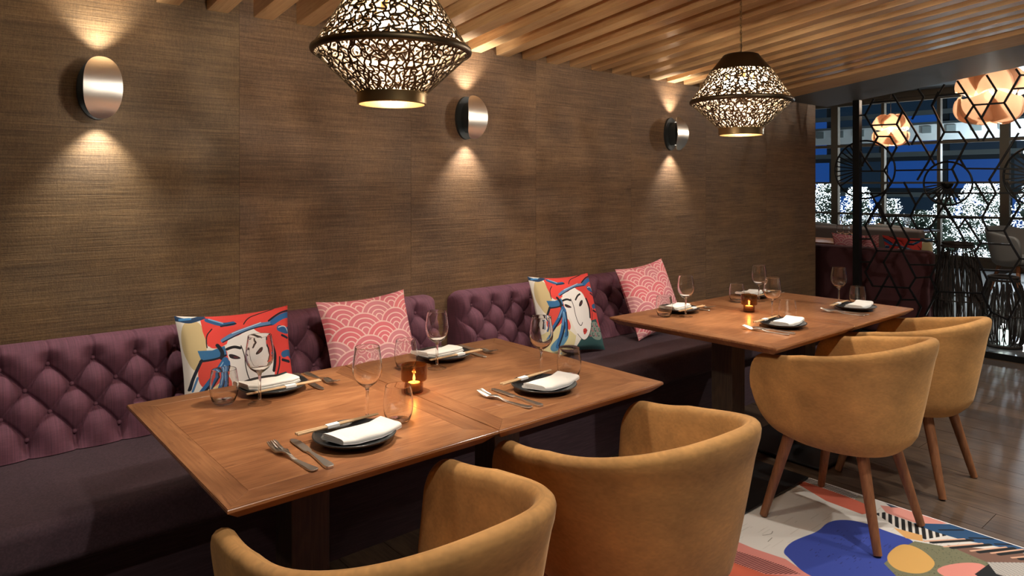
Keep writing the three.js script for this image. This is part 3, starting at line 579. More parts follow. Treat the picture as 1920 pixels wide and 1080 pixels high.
// ================================================================ velvet tub chairs
function chairShell() {
  const A = 0.312, R = 0.345, ARM = 0.275, NS = 96, TH_ = 0.046;
  const plan = [];                                               // outer rim line from one arm tip round the back to the other (x, forward)
  const along = i => { const q = Math.abs(i / NS * 2 - 1); return q < 0.7 ? q / 0.7 * 0.82 : 0.82 + 0.18 * Math.sin((q - 0.7) / 0.3 * Math.PI / 2); };   // closer rows where the arm ends round off
  for (let i = 0; i <= NS; i++) {
    const s = i / NS * 2 - 1, a = along(i), sg = Math.sign(s) || 1;
    if (a < 0.58) { const q = a / 0.58 * Math.PI / 2, e = 2 / 2.35; plan.push([sg * A * Math.pow(Math.sin(q), e), 0.02 - R * Math.pow(Math.cos(q), e) + 0.0]); }
    else { const t = (a - 0.58) / 0.42; plan.push([sg * (A - 0.018 * t * t), 0.02 + t * (ARM - 0.02)]); }
  }
  const nor = plan.map((p, i) => { const a = plan[Math.max(0, i - 1)], b = plan[Math.min(NS, i + 1)], d = new THREE.Vector2(b[0] - a[0], b[1] - a[1]).normalize(); return [d.y, -d.x]; });
  // orientation: make the normal point outwards
  nor.forEach((n, i) => { if (n[0] * plan[i][0] + n[1] * (plan[i][1] - 0.02) < 0) { n[0] *= -1; n[1] *= -1; } });
  const NP = 40;
  const at = (u, v) => {
    const i = Math.round(u * NS), p = plan[i], nr = nor[i], a = along(i);
    let top = lerp(0.790, 0.696, smooth(0.0, 0.85, a)), bot = 0.343 + 0.03 * smooth(0.6, 1, a), th = TH_;
    const tip = clamp((a - 0.82) / 0.18), k = Math.pow(Math.max(0, 1 - Math.pow(tip, 2.7)), 1 / 2.4), mid = 0.535;
    top = mid + (top - mid) * Math.max(k, 0.0); bot = mid - (mid - bot) * Math.max(k, 0.0); const tk = Math.pow(k, 0.5); th *= Math.max(tk, 0.02);
    // section runs: outer bottom -> outer top -> round rim -> inner top -> inner bottom -> underside
    let y, out;                                                  // out: 0 = outer face, -th = inner face
    const r = th / 2;
    if (v < 0.42) { const t = v / 0.42; y = lerp(bot, top - r, t); const e = clamp(1 - (y - bot) / 0.06); out = -0.03 * e * e * (tk); }
    else if (v < 0.58) { const q = (v - 0.42) / 0.16 * Math.PI; y = top - r + r * Math.sin(q); out = -r + r * Math.cos(q); }
    else if (v < 0.94) { const t = (v - 0.58) / 0.36; y = lerp(top - r, bot + 0.01, t); out = -th; }
    else { const t = (v - 0.94) / 0.06; y = lerp(bot + 0.01, bot, t); out = lerp(-th, -0.03 * tk, t); }
    const f = lerp(0.775, 1.0, Math.pow(clamp((y - 0.335) / 0.40), 0.85)) + 0.03 * clamp((y - 0.7) / 0.09) * (1 - smooth(0.1, 0.7, a));
    const x = p[0] * f + nr[0] * out, z = 0.02 + (p[1] - 0.02) * lerp(f, 1, p[1] > 0.02 ? 0.6 : 0) + nr[1] * out;
    return [x, y, -z, (i / NS) * 3.2, y * 2.2 + (v > 0.5 ? 0.3 : 0)];
  };
  return gridGeo(NS, NP, at, true);
}
const shellGeo = chairShell();
function padGeo(hw, zr, zf, y0, y1, round) {                      // soft D-shaped pad
  const N = 48, f = (u, v) => {
    const a = u * Math.PI * 2, e = 2 / 2.6, cx = Math.sign(Math.cos(a)) * Math.pow(Math.abs(Math.cos(a)), e), cz = Math.sign(Math.sin(a)) * Math.pow(Math.abs(Math.sin(a)), e);
    const prof = [[0.001, y1 + 0.004], [0.5, y1 + 0.002], [0.9, y1 - 0.004], [0.975, y1 - 0.012], [1, (y0 + y1) / 2], [0.975, y0 + 0.008], [0.9, y0], [0.001, y0]];
    const q = prof[Math.round(v * 7)]; const z = (zf + zr) / 2 + cz * (zf - zr) / 2 * q[0];
    return [cx * hw * q[0], q[1], -z, cx * q[0] * hw / 0.3, z / 0.3];
  };
  return gridGeo(N, 7, f, true);
}
const seatPad = padGeo(0.215, -0.20, 0.235, 0.375, 0.465), underPan = padGeo(0.195, -0.195, 0.20, 0.343, 0.376);
function makeChair(name, label, x, n, turn, m, group, s = 1) {
  const t = thing(name, label, 'chair', V(x, n, 0), turn, group); t.scale.setScalar(s);
  mesh('shell', shellGeo, m, t); mesh('seat', seatPad, m, t); mesh('underside', underPan, m, t);
  for (const [sx, f] of [[-1, 1], [1, 1], [-1, -1], [1, -1]]) {
    const a = new THREE.Vector3(sx * (f > 0 ? 0.165 : 0.130), 0.352, -f * 0.135 - (f > 0 ? 0.01 : 0)), b = new THREE.Vector3(sx * (f > 0 ? 0.236 : 0.190), 0.0036, -f * 0.222);
    const g = rod(b, a, 0.0155, 0.0235, 16); mesh('leg', triUV(g, 0.5, 0.12, 'y'), M.leg, t);
  }
  return t;
}
const RUGTOP = 0.0086;
[[0.745, 1.25, 0.0], [1.487, 1.245, -0.03], [2.925, 1.31, -0.04], [3.65, 1.33, -0.03]].forEach(([x, n, a], k) => {
  const c = makeChair('tub_chair', 'mustard velvet tub chair with wooden legs at ' + nth[k], x, n, a, M.velvet, 'mustard velvet tub chairs'); if (k < 3) c.position.y = RUGTOP;
});

// ================================================================ rug
{
  const x0 = 0.25, x1 = 3.215, n0 = -0.4, n1 = 1.6, S = 640;
  const W = Math.round((x1 - x0) * S), Hh = Math.round((n1 - n0) * S), q = p => [(p[0] - x0) * S, (n1 - p[1]) * S], qq = a => a.map(q);
  const tex = canvas(W, Hh, g => {
    g.fillStyle = '#d6d2cb'; g.fillRect(0, 0, W, Hh);
    g.fillStyle = 'rgba(120,112,100,0.16)'; for (let k = 0; k < 900; k++) g.fillRect(rnd() * W, rnd() * Hh, rr(2, 60), rr(1, 3));
    const hatch = (pts, a, b, cols, w, n) => { g.save(); g.beginPath(); qq(pts).forEach((p, i) => i ? g.lineTo(p[0], p[1]) : g.moveTo(p[0], p[1])); g.closePath(); g.clip(); if (cols[0]) { g.fillStyle = cols[0]; g.fillRect(0, 0, W, Hh); } g.strokeStyle = cols[1]; g.lineWidth = w; for (let k = -n; k <= n; k++) { g.beginPath(); const A = q([a[0] + b[0] * k, a[1] + b[1] * k]); g.moveTo(A[0] - 3 * b[2], A[1] - 3 * b[3]); g.lineTo(A[0] + 3 * b[2], A[1] + 3 * b[3]); g.stroke(); } g.restore(); };
    // shapes continuing under the chairs towards the aisle
    blob(g, qq([[0.3, 1.5], [1.2, 1.45], [1.7, 1.0], [1.2, 0.5], [0.4, 0.7]]), '#c9694f'); blob(g, qq([[1.5, 0.9], [2.3, 0.8], [2.5, 0.2], [1.8, -0.2], [1.3, 0.3]]), '#33499a'); blob(g, qq([[0.4, 0.4], [1.1, 0.3], [1.2, -0.2], [0.5, -0.3]]), '#d9a356');
    poly(g, qq([[2.429, 1.52], [2.431, 1.427], [2.452, 1.311], [2.419, 1.215], [2.7, 0.9], [2.2, 0.9], [1.9, 1.2], [2.1, 1.52]]), '#d3867c');
    poly(g, qq([[2.285, 1.52], [2.285, 1.414], [2.295, 1.359], [2.3, 1.309], [2.35, 1.25], [2.2, 1.0], [1.9, 1.2], [2.05, 1.52]]), '#c45f45');
    hatch([[2.365, 1.52], [2.365, 1.463], [2.386, 1.382], [2.404, 1.286], [2.398, 1.226], [2.304, 1.306], [2.285, 1.414], [2.285, 1.52]], [2.35, 1.38], [0.002, 0.0085, 40, 8], ['#c98478', '#5c2a30'], 2.6, 26);
    // blue pool
    blob(g, qq([[2.47, 1.31], [2.49, 1.345], [2.576, 1.36], [2.647, 1.352], [2.747, 1.33], [2.857, 1.345], [2.93, 1.31], [2.965, 1.24], [2.955, 1.153], [2.965, 1.04], [2.847, 1.045], [2.742, 1.05], [2.64, 0.98], [2.45, 1.05], [2.40, 1.202]]), '#33459c');
    g.fillStyle = 'rgba(20,28,80,0.5)'; for (let k = 0; k < 60; k++) { const p = q([rr(2.55, 2.85), rr(1.08, 1.3)]); g.fillRect(p[0], p[1], rr(3, 16), rr(1, 3)); }
    poly(g, qq([[2.697, 1.062], [2.847, 1.065], [2.957, 1.051], [2.981, 1.001], [3.05, 0.87], [3.012, 0.793], [2.9, 0.7], [2.65, 0.7], [2.6, 0.95]]), '#74745a');
    g.fillStyle = 'rgba(40,44,34,0.35)'; for (let k = 0; k < 500; k++) { const p = q([rr(2.65, 3.0), rr(0.75, 1.04)]); g.fillRect(p[0], p[1], rr(1, 5), rr(1, 3)); }
    poly(g, qq([[3.02, 0.96], [3.17, 0.76], [3.215, 0.5], [3.0, 0.5], [2.99, 0.8]]), '#75574a');
    blob(g, qq([[2.74, 1.075], [2.84, 1.085], [2.91, 1.072], [2.915, 1.017], [2.872, 0.96], [2.832, 0.935], [2.75, 0.936], [2.70, 0.968], [2.685, 1.023]]), '#d2a45c');
    blob(g, qq([[2.78, 0.925], [2.853, 0.915], [2.94, 0.868], [2.975, 0.82], [2.90, 0.78], [2.767, 0.86]]), '#d98b7f');
    poly(g, qq([[2.869, 0.823], [2.991, 0.811], [2.96, 0.70], [2.80, 0.72]]), '#16181c');
    hatch([[2.995, 0.82], [3.09, 0.735], [3.2, 0.5], [2.97, 0.5], [2.93, 0.775]], [3.05, 0.72], [0.012, -0.014, 4, 30], ['#30302e', '#d8d4cc'], 4, 20);
    // bands along the right edge
    poly(g, qq([[3.11, 1.6], [3.16, 1.6], [3.155, 1.422], [3.145, 1.315], [3.079, 1.258], [3.031, 1.281], [3.04, 1.438]]), '#c4624c');
    hatch([[3.165, 1.6], [3.215, 1.6], [3.215, 1.44], [3.196, 1.363], [3.155, 1.359], [3.16, 1.47]], [3.18, 1.48], [0, 0.0095, 26, 8], ['#cfcac2', '#34322f'], 3, 14);
    poly(g, qq([[3.15, 1.363], [3.205, 1.37], [3.195, 1.30], [3.131, 1.286]]), '#847a6a');
    poly(g, qq([[3.175, 1.266], [3.217, 1.203], [3.215, 1.02], [3.191, 1.033], [3.119, 1.103], [3.122, 1.221]]), '#d58f82');
    poly(g, qq([[3.215, 1.26], [3.215, 1.205], [3.19, 1.228]]), '#3b4656');
    hatch([[3.08, 1.25], [3.122, 1.227], [3.108, 1.04], [3.115, 0.98], [3.003, 1.03], [3.02, 1.136]], [3.06, 1.13], [0.0045, 0.027, 40, -16], ['#d9d4cb', '#141416'], 8.5, 6);
    poly(g, qq([[3.009, 1.148], [3.03, 1.05], [2.98, 1.03], [2.956, 1.083]]), '#d9a566');
    poly(g, qq([[3.11, 1.111], [3.215, 1.01], [3.215, 0.5], [3.12, 0.6], [3.188, 0.75], [3.108, 0.938], [3.098, 1.04]]), '#234a72');
    for (const [a, b] of [[[2.985, 1.026], [3.124, 0.932]], [[2.998, 0.962], [3.137, 0.875]], [[3.04, 0.885], [3.175, 0.807]], [[3.08, 0.83], [3.203, 0.761]], [[3.1, 0.77], [3.21, 0.70]]]) { stroke(g, [q([a[0] + 0.012, a[1] - 0.022]), q([b[0] + 0.012, b[1] - 0.022])], '#17191c', 11); stroke(g, [q(a), q(b)], '#d3a58a', 6); }
    for (const [a, b] of [[[3.13, 1.02], [3.2, 0.96]], [[3.15, 0.92], [3.21, 0.86]], [[3.17, 0.84], [3.213, 0.80]]]) stroke(g, [q(a), q(b)], '#0f1c2c', 7);
    stroke(g, [q([2.55, 1.46]), q([2.58, 1.44]), q([2.61, 1.45])], '#6f6a60', 1.6); stroke(g, [q([2.52, 1.42]), q([2.56, 1.425])], '#6f6a60', 1.6);
  });
  const t = thing('area_rug', 'abstract rug with a blue pool shape, salmon bands and hatching under the chairs', 'rug', V((x0 + x1) / 2, (n0 + n1) / 2, 0.0002));
  const pile = new THREE.BoxGeometry(x1 - x0, 0.007, n1 - n0); pile.translate(0, 0.0035, 0);
  mesh('pile', pile, [0, 0, 1, 0, 0, 0].map(k => k ? std({ map: tex, roughness: 0.95 }) : M.paper)[2], t);
  const e = 0.0042, bind = merged([rbox(0.009, 0.0068, n1 - n0 + 0.012, 0.003, 1, (x1 - x0) / 2 + e, 0.0036, 0), rbox(0.009, 0.0068, n1 - n0 + 0.012, 0.003, 1, -(x1 - x0) / 2 - e, 0.0036, 0), rbox(x1 - x0, 0.0068, 0.009, 0.003, 1, 0, 0.0036, (n1 - n0) / 2 + e), rbox(x1 - x0, 0.0068, 0.009, 0.003, 1, 0, 0.0036, -(n1 - n0) / 2 - e)]);
  mesh('edge_binding', bind, M.paper, t);
}

// ================================================================ hexagon screen
{
  const X = 6.6, t = thing('metal_screen', 'black metal screen of crossing hexagons and fan rings with a square post', 'screen', V(X, 1.6, 0));
  const L = (n, h) => new THREE.Vector3(0, h, -(n - 1.6));
  mesh('post', rbox(0.06, ceilAt(2.833) - 0.002, 0.06, 0.002, 1, 0, ceilAt(2.833) / 2, -(2.833 - 1.6)), M.screen, t);
  mesh('bottom_rail', rbox(0.05, 0.05, 2.9, 0.002, 1, 0, 0.026, -(1.66 - 1.6)), M.screen, t);
  const unit = new THREE.BoxGeometry(0.014, 0.014, 1);
  const segs = [[2.689,2.172,2.763,2.033],[2.693,2.141,2.501,2.142],[2.819,2.037,2.763,2.033],[2.763,2.033,2.655,1.833],[2.655,1.833,2.546,1.827],[2.546,1.827,2.493,1.73],[2.493,1.73,2.598,1.519],[2.652,1.83,2.764,1.624],[2.764,1.624,2.814,1.718],[2.764,1.624,2.809,1.547],[2.764,1.624,2.698,1.525],[2.809,1.522,2.593,1.519],[2.593,1.519,2.537,1.428],[2.537,1.428,2.734,1.06],[2.524,2.197,2.349,1.872],[2.349,1.872,2.186,1.56],[2.71,1.937,2.493,1.932],[2.493,1.932,2.449,2.037],[2.493,1.932,2.388,1.745],[2.317,2.223,2.275,2.15],[2.275,2.15,2.366,1.97],[2.332,1.829,2.371,1.748],[2.162,2.182,2.212,2.073],[2.212,2.073,2.117,1.84],[2.117,1.84,2.008,1.836],[2.008,1.836,1.953,1.742],[1.953,1.742,2.008,1.621],[2.006,1.621,1.961,1.533],[1.961,1.531,1.558,1.519],[2.117,1.84,2.238,1.596],[2.238,1.596,2.324,1.441],[2.495,1.524,2.058,1.524],[2.058,1.528,2.014,1.421],[2.058,1.528,2.008,1.621],[2.016,1.417,2.186,1.1],[2.186,1.336,2.047,1.082],[1.895,1.421,1.798,1.23],[1.798,1.23,1.746,1.328],[1.746,1.328,1.792,1.437],[1.792,1.437,1.686,1.632],[1.686,1.632,1.596,1.801],[1.798,1.23,1.844,1.125],[2.277,1.323,1.558,1.332],[2.809,1.319,2.384,1.323],[2.432,1.418,2.337,1.223],[2.337,1.223,2.381,1.12],[2.701,1.112,2.381,1.12],[2.71,1.317,2.586,1.07],[2.277,1.323,2.337,1.223],[2.167,1.118,1.846,1.125],[1.675,1.415,1.586,1.235],[1.586,1.235,1.656,1.081],[2.117,2.24,2.211,2.073],[2.174,2.151,1.968,2.153],[2.018,2.258,1.902,2.046],[1.902,2.046,1.761,1.776],[1.902,2.046,1.96,1.947],[1.96,1.947,1.865,1.76],[1.902,2.05,1.69,2.049],[1.809,2.281,1.743,2.152],[1.743,2.152,1.846,1.941],[1.798,1.834,1.835,1.758],[1.69,2.049,1.584,2.257],[1.69,2.049,1.584,1.842],[1.61,2.307,1.584,2.257],[1.584,2.257,1.524,2.25],[1.624,2.154,1.541,2.152],[2.65,1.236,2.762,1.02],[2.762,1.02,2.659,0.803],[2.659,0.803,2.762,0.601],[2.762,0.601,2.696,0.481],[2.696,0.481,2.39,0.496],[2.659,0.803,2.444,0.81],[2.444,0.81,2.39,0.913],[2.39,0.913,2.497,1.109],[2.497,1.109,2.547,1.015],[2.65,1.236,2.493,0.904],[2.493,0.904,2.602,0.702],[2.493,0.904,2.338,0.591],[2.602,0.702,2.457,0.399],[2.561,0.589,2.678,0.353],[2.338,0.591,2.39,0.496],[2.338,0.591,2.223,0.609],[2.377,0.702,2.182,0.714],[2.39,0.913,2.166,0.915],[2.809,0.9,2.72,0.905],[2.809,0.689,2.72,0.697],[2.337,1.223,2.379,1.12],[2.379,1.12,2.325,1.016],[2.325,1.016,2.228,1.02],[2.228,1.02,2.117,1.233],[2.228,1.02,2.164,0.91],[2.392,0.496,2.298,0.34],[2.449,0.386,2.338,0.4],[2.117,1.233,1.964,0.931],[2.007,1.04,1.964,1.114],[1.964,1.114,1.853,0.921],[1.853,0.921,1.895,0.839],[1.853,0.921,1.642,0.921],[1.642,0.921,1.69,1.03],[1.69,1.03,1.801,1.024],[1.801,1.024,1.844,1.125],[1.69,1.03,1.586,1.227],[1.642,0.921,1.586,0.814],[1.586,0.814,1.656,0.679],[1.586,0.814,1.524,0.819],[1.626,1.133,1.524,1.137],[1.895,0.839,1.806,0.63],[1.861,0.703,1.638,0.715],[1.806,0.63,1.842,0.518],[2.223,0.61,2.142,0.794],[2.142,0.794,2.182,0.909],[2.223,0.61,2.17,0.489],[2.17,0.489,1.842,0.514],[1.842,0.514,1.779,0.37],[2.298,0.34,2.341,0.224],[2.17,0.489,2.261,0.281],[2.457,0.399,2.532,0.234],[1.656,0.679,1.586,0.502],[1.586,0.502,1.663,0.323],[1.779,0.37,1.663,0.323],[1.779,0.37,1.853,0.186]];
  const up = new THREE.Vector3(0, 0, 1);
  for (const [n0, h0, n1, h1] of segs) {
    if (h0 > ceilAt(n0) + 0.02 && h1 > ceilAt(n1) + 0.02) continue;
    const a = L(n0, Math.min(h0, ceilAt(n0))), b = L(n1, Math.min(h1, ceilAt(n1))), d = b.clone().sub(a), m = mesh('bar', unit, M.screen, t, a.clone().add(b).multiplyScalar(0.5));
    m.quaternion.setFromUnitVectors(up, d.clone().normalize()); m.scale.set(1, 1, d.length() + 0.008);
  }
  for (const [n, h, R, a0, a1, hub] of [[2.771, 1.536, 0.264, 1.9, 3.75, 0], [2.093, 1.408, 0.182, 3.1, 5.3, 1], [1.46, 1.464, 0.235, 2.0, 4.1, 0], [3.385, 1.264, 0.245, 1.6, 2.6, 0]]) {
    if (n + R > 3.12 && n > 3.2) { const g = new THREE.TorusGeometry(R, 0.008, 8, 40, 2.6); g.rotateZ(-1.3); g.rotateY(Math.PI / 2); mesh('ring', g, M.screen, t, L(n, h)); continue; }
    const g = new THREE.TorusGeometry(R, 0.008, 8, 72); g.rotateY(Math.PI / 2); mesh('ring', g, M.screen, t, L(n, h));
    for (let k = 0; k < 11; k++) {
      const a = lerp(a0, a1, k / 10), c = L(n, h), dir = (r) => new THREE.Vector3(0, c.y + Math.sin(a) * r, c.z - (-Math.cos(a)) * r), p = dir(R), q = dir(R * 0.12), d = p.clone().sub(q);
      const m = mesh('fin', unit, M.screen, t, p.clone().add(q).multiplyScalar(0.5)); m.quaternion.setFromUnitVectors(up, d.clone().normalize()); m.scale.set(0.8, 0.75, d.length());
    }
    if (hub) { const s = new THREE.SphereGeometry(0.045, 16, 10, 0, Math.PI * 2, Math.PI / 2, Math.PI / 2); mesh('hub', s, M.screen, t, L(n, h)); }
  }
}

// ================================================================ far dining hall
// petal pendants
const petalGeo = gridGeo(12, 12, (u, v) => { const a = (u - 0.5) * 1.45, b = (v - 0.5) * 1.15, d = Math.hypot(a, b), r = 0.70 + 0.34 * Math.cos(d * 1.55) + 0.03 * Math.sin(a * 9 + b * 4); return [Math.sin(a) * Math.cos(b) * r, Math.sin(b) * r, Math.cos(a) * Math.cos(b) * r]; });
function petalLamp(x, n, h, R, label, top, power = POWER.petal) {
  const t = thing('petal_lamp', label, 'pendant lamp', V(x, n, h), 0, 'peach petal pendants');
  for (let k = 0; k < 10; k++) { const m = mesh('petal', petalGeo, M.petal, t); m.scale.set(R, R * 0.96, R); m.rotation.set(k < 5 ? -0.70 : 0.66, (k % 5) * Math.PI * 2 / 5 + (k < 5 ? 0.15 : 0.7), (k % 3 - 1) * 0.2, 'YXZ'); }
  mesh('bulb', new THREE.SphereGeometry(0.045, 18, 12), M.bulb, t);
  mesh('cord', new THREE.CylinderGeometry(0.004, 0.004, top - h - 0.04, 6).translate(0, (top - h + 0.04) / 2, 0), M.piping, t);
  const L = new THREE.PointLight(WARM, power, 0, 2); L.castShadow = true; L.shadow.radius = 2; L.name = 'lamp_light'; t.add(L);
}
petalLamp(9.55, 3.68, 2.10, 0.235, 'smaller peach petal pendant beyond the screen post', 3.07);
petalLamp(7.75, 2.10, 2.24, 0.315, 'larger peach petal pendant above the woven lanterns', 3.07);
petalLamp(7.75, 0.45, 2.24, 0.315, 'peach petal pendant over the aisle side of the far dining hall', 3.07, 13);
// maroon booth behind the screen
{
  const t = thing('booth_bench', 'maroon upholstered booth with its tall back against the hexagon screen', 'bench', V(7.25, 3.69, 0));
  mesh('backrest', rbox(0.13, 0.80, 2.75, 0.05, 4, -0.29, 0.401, 0), M.maroon, t); mesh('seat', rbox(0.5, 0.14, 2.7, 0.03, 3, 0.03, 0.40, 0), M.maroon, t); mesh('plinth', box(0.42, 0.329, 2.6, 0.03, 0.1646, 0), M.plinth, t);
  const u = thing('booth_bench', 'brown upholstered booth across the far table from the maroon booth', 'bench', V(9.1, 4.4, 0));
  mesh('backrest', rbox(0.13, 0.86, 2.4, 0.05, 4, 0.2, 0.431, 0), M.brownLeather, u); mesh('seat', rbox(0.44, 0.14, 2.3, 0.03, 3, -0.08, 0.40, 0), M.brownLeather, u); mesh('plinth', box(0.36, 0.329, 2.2, -0.06, 0.1646, 0), M.plinth, u);
}
function farCushion(x, n, h, lean, mat, label) { const t = cushion(x, n, h, 0, 0, 0, mat, label); t.rotation.set(-0.25, Math.PI / 2 + lean, 0.0, 'YXZ'); return t; }
farCushion(7.17, 3.06, 0.48, 0.05, WAVE, 'pink wave-pattern cushion leaning on the maroon booth');
farCushion(7.17, 2.57, 0.48, -0.05, FACE, 'face-print cushion leaning on the maroon booth');
// far tables with glasses
function farTable(x, n, w, d, label) {
  const t = thing('pedestal_table', label, 'table', V(x, n, 0), 0, 'tables of the far dining hall');
  mesh('tabletop', rbox(w, 0.03, d, 0.006, 2, 0, 0.735, 0), M.table[1], t); mesh('column', box(0.09, 0.705, 0.09, 0, 0.3665, 0), M.blackMetal, t); mesh('base_plate', box(0.45, 0.013, 0.45, 0, 0.0066, 0), M.blackMetal, t);
}
farTable(8.15, 3.8, 0.7, 0.8, 'small table between the maroon and brown booths'); farTable(10.95, 4.45, 0.8, 1.5, 'long table by the window between the grey armchairs');
const tagOne = (name, geo, mat, label, cat, p, group) => tag(mesh(numbered(name), geo, mat, scene, p), label, cat, group);
for (const [dx, dn] of [[-0.1, -0.22], [0.02, -0.1], [0.1, -0.2]]) tagOne('wine_glass', wineGeo, M.glass, 'wine glass on the small table between the two booths', 'wine glass', V(8.15 + dx, 3.8 + dn, 0.7505 - 0.0145), 'glasses on the booth table');
for (const [dx, dn] of [[-0.25, -0.55], [-0.1, -0.3], [-0.2, 0.0], [0.05, 0.2], [-0.25, 0.35], [0.1, -0.42]]) tagOne('wine_glass', wineGeo, M.glass, 'wine glass on the long table by the window', 'wine glass', V(10.95 + dx, 4.45 + dn, 0.7505 - 0.0145), 'glasses on the window table');
for (const [dx, dn] of [[0.15, -0.2], [-0.05, 0.06], [0.12, 0.5]]) tagOne('plate', plateGeo, M.plate, 'dark plate on the long table by the window', 'plate', V(10.95 + dx, 4.45 + dn - 0.06, 0.7505), 'plates on the window table');
tealight(7.98, 4.02, 'lit amber tealight holder on the small table between the two booths'); tealight(10.75, 4.30, 'lit amber tealight holder on the long table by the window');
[[10.2, 4.75, -1.75, 'grey tub armchair at the window table, farther from the woven lanterns'], [10.25, 3.95, -1.5, 'grey tub armchair at the window table, nearer the woven lanterns'], [10.6, 2.55, 2.6, 'grey tub armchair standing free beside the window wall']].forEach(([x, n, a, l]) => makeChair('grey_armchair', l, x, n, a, M.greyFelt, 'grey tub armchairs', 1.1));

// woven twig lanterns on the floor behind the screen
function twigLantern(x, n, H, R, label, count) {
  const t = thing('twig_lantern', label, 'lantern', V(x, n, 0), 0, 'woven twig lanterns');
  const prof = h => R * (0.62 + 0.38 * Math.sin(Math.PI * Math.pow(h, 0.8) * 0.95 + 0.15)) * (h > 0.9 ? lerp(1, 0.86, (h - 0.9) / 0.1) : 1);
  const list = [];
  for (let k = 0; k < count; k++) {
    const a0 = rnd() * 6.283, da = rr(-0.5, 0.5), h0 = rr(0.0, 0.12), h1 = rr(0.78, 0.97), pts = [];
    for (let i = 0; i <= 5; i++) { const s = i / 5, h = lerp(h0, h1, s), a = a0 + da * s + rr(-0.04, 0.04), r = prof(h) * rr(0.94, 1.04); pts.push(new THREE.Vector3(Math.cos(a) * r, 0.012 + h * (H - 0.03), Math.sin(a) * r)); }
    list.push(tube(pts, rr(0.003, 0.006), 7, 4));
  }
  const w = mesh('twig_weave', merged(list), M.twig, t); w.userData.kind = 'stuff';
  const ring = (h, r, th) => { const g = new THREE.TorusGeometry(r, th, 8, 36); g.rotateX(Math.PI / 2); g.translate(0, h, 0); return g; };
  mesh('top_ring', merged([ring(H - 0.02, prof(0.97), 0.012), ring(H - 0.045, prof(0.94), 0.010)]), M.twig, t);
  mesh('middle_ring', ring(H * 0.45, prof(0.45), 0.006), M.twig, t);
  mesh('base', merged([ring(0.012, prof(0.02), 0.011), new THREE.CylinderGeometry(prof(0.02), prof(0.02), 0.012, 32).translate(0, 0.0065, 0)]), M.twig, t);
  mesh('candle_glass', lathe([[0, 0.014], [0.055, 0.014], [0.058, 0.018], [0.058, 0.20], [0.056, 0.20], [0.056, 0.02], [0, 0.02]], 28), M.pane, t);
  const c = mesh('candle', new THREE.CylinderGeometry(0.036, 0.036, 0.12, 20).translate(0, 0.08, 0), M.frost, t);
  const L = new THREE.PointLight(rgb(0.85, 0.95, 0.85), 0.1, 0, 2); L.position.set(0, 0.16, 0); L.castShadow = true; L.shadow.radius = 1; L.name = 'candle_light'; t.add(L);
}
twigLantern(6.87, 2.10, 0.91, 0.185, 'taller woven twig lantern beside the maroon booth', 130);
twigLantern(7.16, 1.84, 0.62, 0.178, 'shorter woven twig lantern standing next to the taller one', 110);
downlight(9.0, 2.2, 14, 0.9, 'recessed downlight of the far dining hall near the twig lanterns', [0, 0], false);
downlight(8.3, 4.4, 10, 0.9, 'recessed downlight of the far dining hall over the booths', [0, 0], false);

// ================================================================ outside the windows
structure('ground_terrace', box(16, 0.1, 26, 21.6, -0.07, -6), M.slab);
function lightShrub(x, n, w, h, count, label) {
  const t = thing('lit_shrub', label, 'shrub', V(x, n, -0.02), 0, 'shrubs wound with fairy lights');
  const list = [];
  for (let k = 0; k < 90; k++) { const a = rnd() * 6.283, z = rr(0.05, 1), r = Math.sqrt(rnd()) * w * 0.42 * Math.sin(Math.PI * (0.15 + 0.75 * z)); const g = new THREE.IcosahedronGeometry(rr(0.06, 0.13), 0); g.scale(1, 0.5, 1); g.rotateZ(rr(-1, 1)); g.translate(Math.cos(a) * r, z * h * 0.95, Math.sin(a) * r); list.push(g); }
  const f = mesh('foliage', merged(list), M.foliage, t); f.userData.kind = 'stuff';
  mesh('stem', new THREE.CylinderGeometry(0.03, 0.04, h * 0.6, 8).translate(0, h * 0.3, 0), M.twig, t);
  const im = new THREE.InstancedMesh(new THREE.IcosahedronGeometry(1, 0), M.fairy, count), m = new THREE.Matrix4(); im.name = 'fairy_lights'; im.userData.kind = 'stuff';
  for (let k = 0; k < count; k++) { const a = rnd() * 6.283, z = rr(0.02, 1), r = (0.4 + 0.75 * rnd()) * w * 0.5 * Math.sin(Math.PI * (0.2 + 0.62 * z)), s = rr(0.004, 0.010); m.makeScale(s, s, s); m.setPosition(Math.cos(a) * r, z * h, Math.sin(a) * r); im.setMatrixAt(k, m); }
  im.castShadow = true; t.add(im);
}
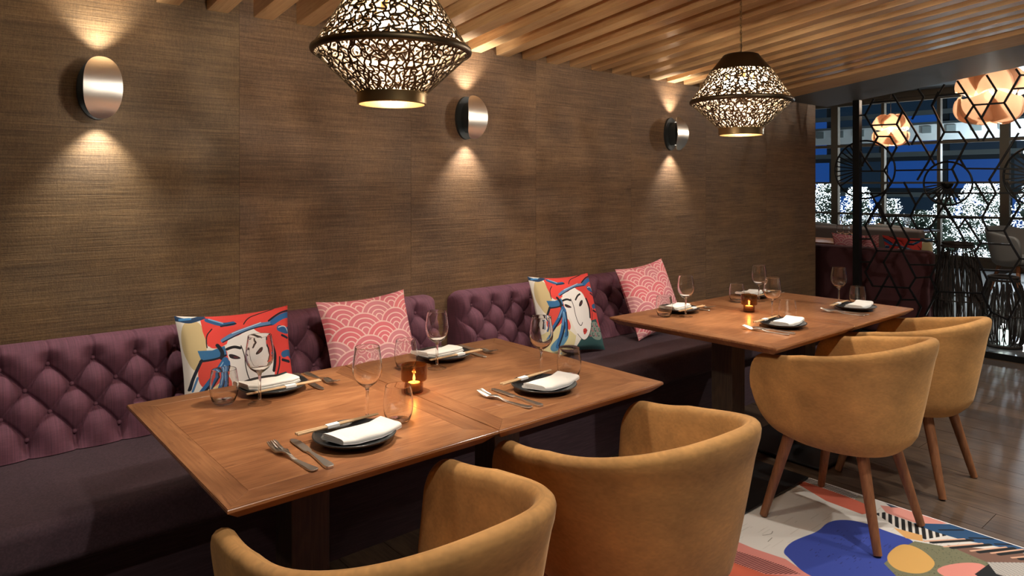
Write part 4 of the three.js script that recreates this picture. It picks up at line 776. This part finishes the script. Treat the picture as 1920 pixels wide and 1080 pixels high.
for (const [x, n, w, h, c, nth_] of [[14.9, 7.05, 0.62, 1.48, 1700, "seventh"], [15.0, 6.42, 0.6, 1.38, 1700, "sixth"], [15.1, 5.84, 0.55, 1.15, 1100, "fifth"], [15.3, 5.28, 0.5, 0.92, 500, "fourth"], [14.9, 4.78, 0.45, 1.2, 1000, "third"], [14.7, 4.1, 0.85, 1.45, 3600, "second"], [14.8, 3.32, 0.62, 1.42, 1900, "first"]]) lightShrub(x, n, w, h, Math.round(c * 1.6), 'shrub full of fairy lights outside, ' + nth_ + ' from the aisle end');
{
  const t = thing('awning', 'white awning valance with square tabs outside the windows', 'awning', V(16.4, 4.2, 0));
  mesh('valance', box(0.04, 0.34, 9.5, 0, 2.52, 0), M.awning, t);
  for (let z = -4.6; z < 4.7; z += 0.46) mesh('tab', box(0.05, 0.15, 0.17, -0.03, 2.58, z), M.awningNotch, t);
  for (const z of [-4.6, 4.6]) mesh('pole', new THREE.CylinderGeometry(0.03, 0.03, 2.7, 10).translate(0.03, 1.332, z), M.frame, t);
  const L = new THREE.PointLight(COOL, POWER.outdoor, 0, 2); L.position.set(-1.0, 2.0, 0.6); L.castShadow = true; L.shadow.radius = 4; L.name = 'terrace_light'; t.add(L);
  mesh('terrace_lamp', new THREE.SphereGeometry(0.05, 16, 10).translate(-1.0, 2.0, 0.6), M.fairy, t);
}
{
  const t = thing('office_building', 'dark building with blue lit glass across the terrace', 'building', V(21, 6, -0.02));
  mesh('wall', box(0.3, 7, 22, 0.2, 3.5, 0), M.facade, t);
  let k = 0;
  for (let z = -9; z < 9; z += 1.5, k++) for (let r = 0; r < 4; r++) mesh('window_panel', box(0.06, r === 1 ? 0.75 : 1.0, rr(1.1, 1.42), 0, 0.6 + r * 1.12, z), r === 3 || hash(k, r, 5) < 0.42 ? M.blueDim : M.blueGlow, t);
  for (let r = 0; r < 3; r++) mesh('spandrel', box(0.12, 0.13, 22, -0.02, 1.16 + r * 1.12, 0), M.awningNotch, t);
  mesh('cornice', box(0.3, 0.25, 22, -0.1, 3.0, 0), M.awningNotch, t);
}

renderer.render(scene, camera);
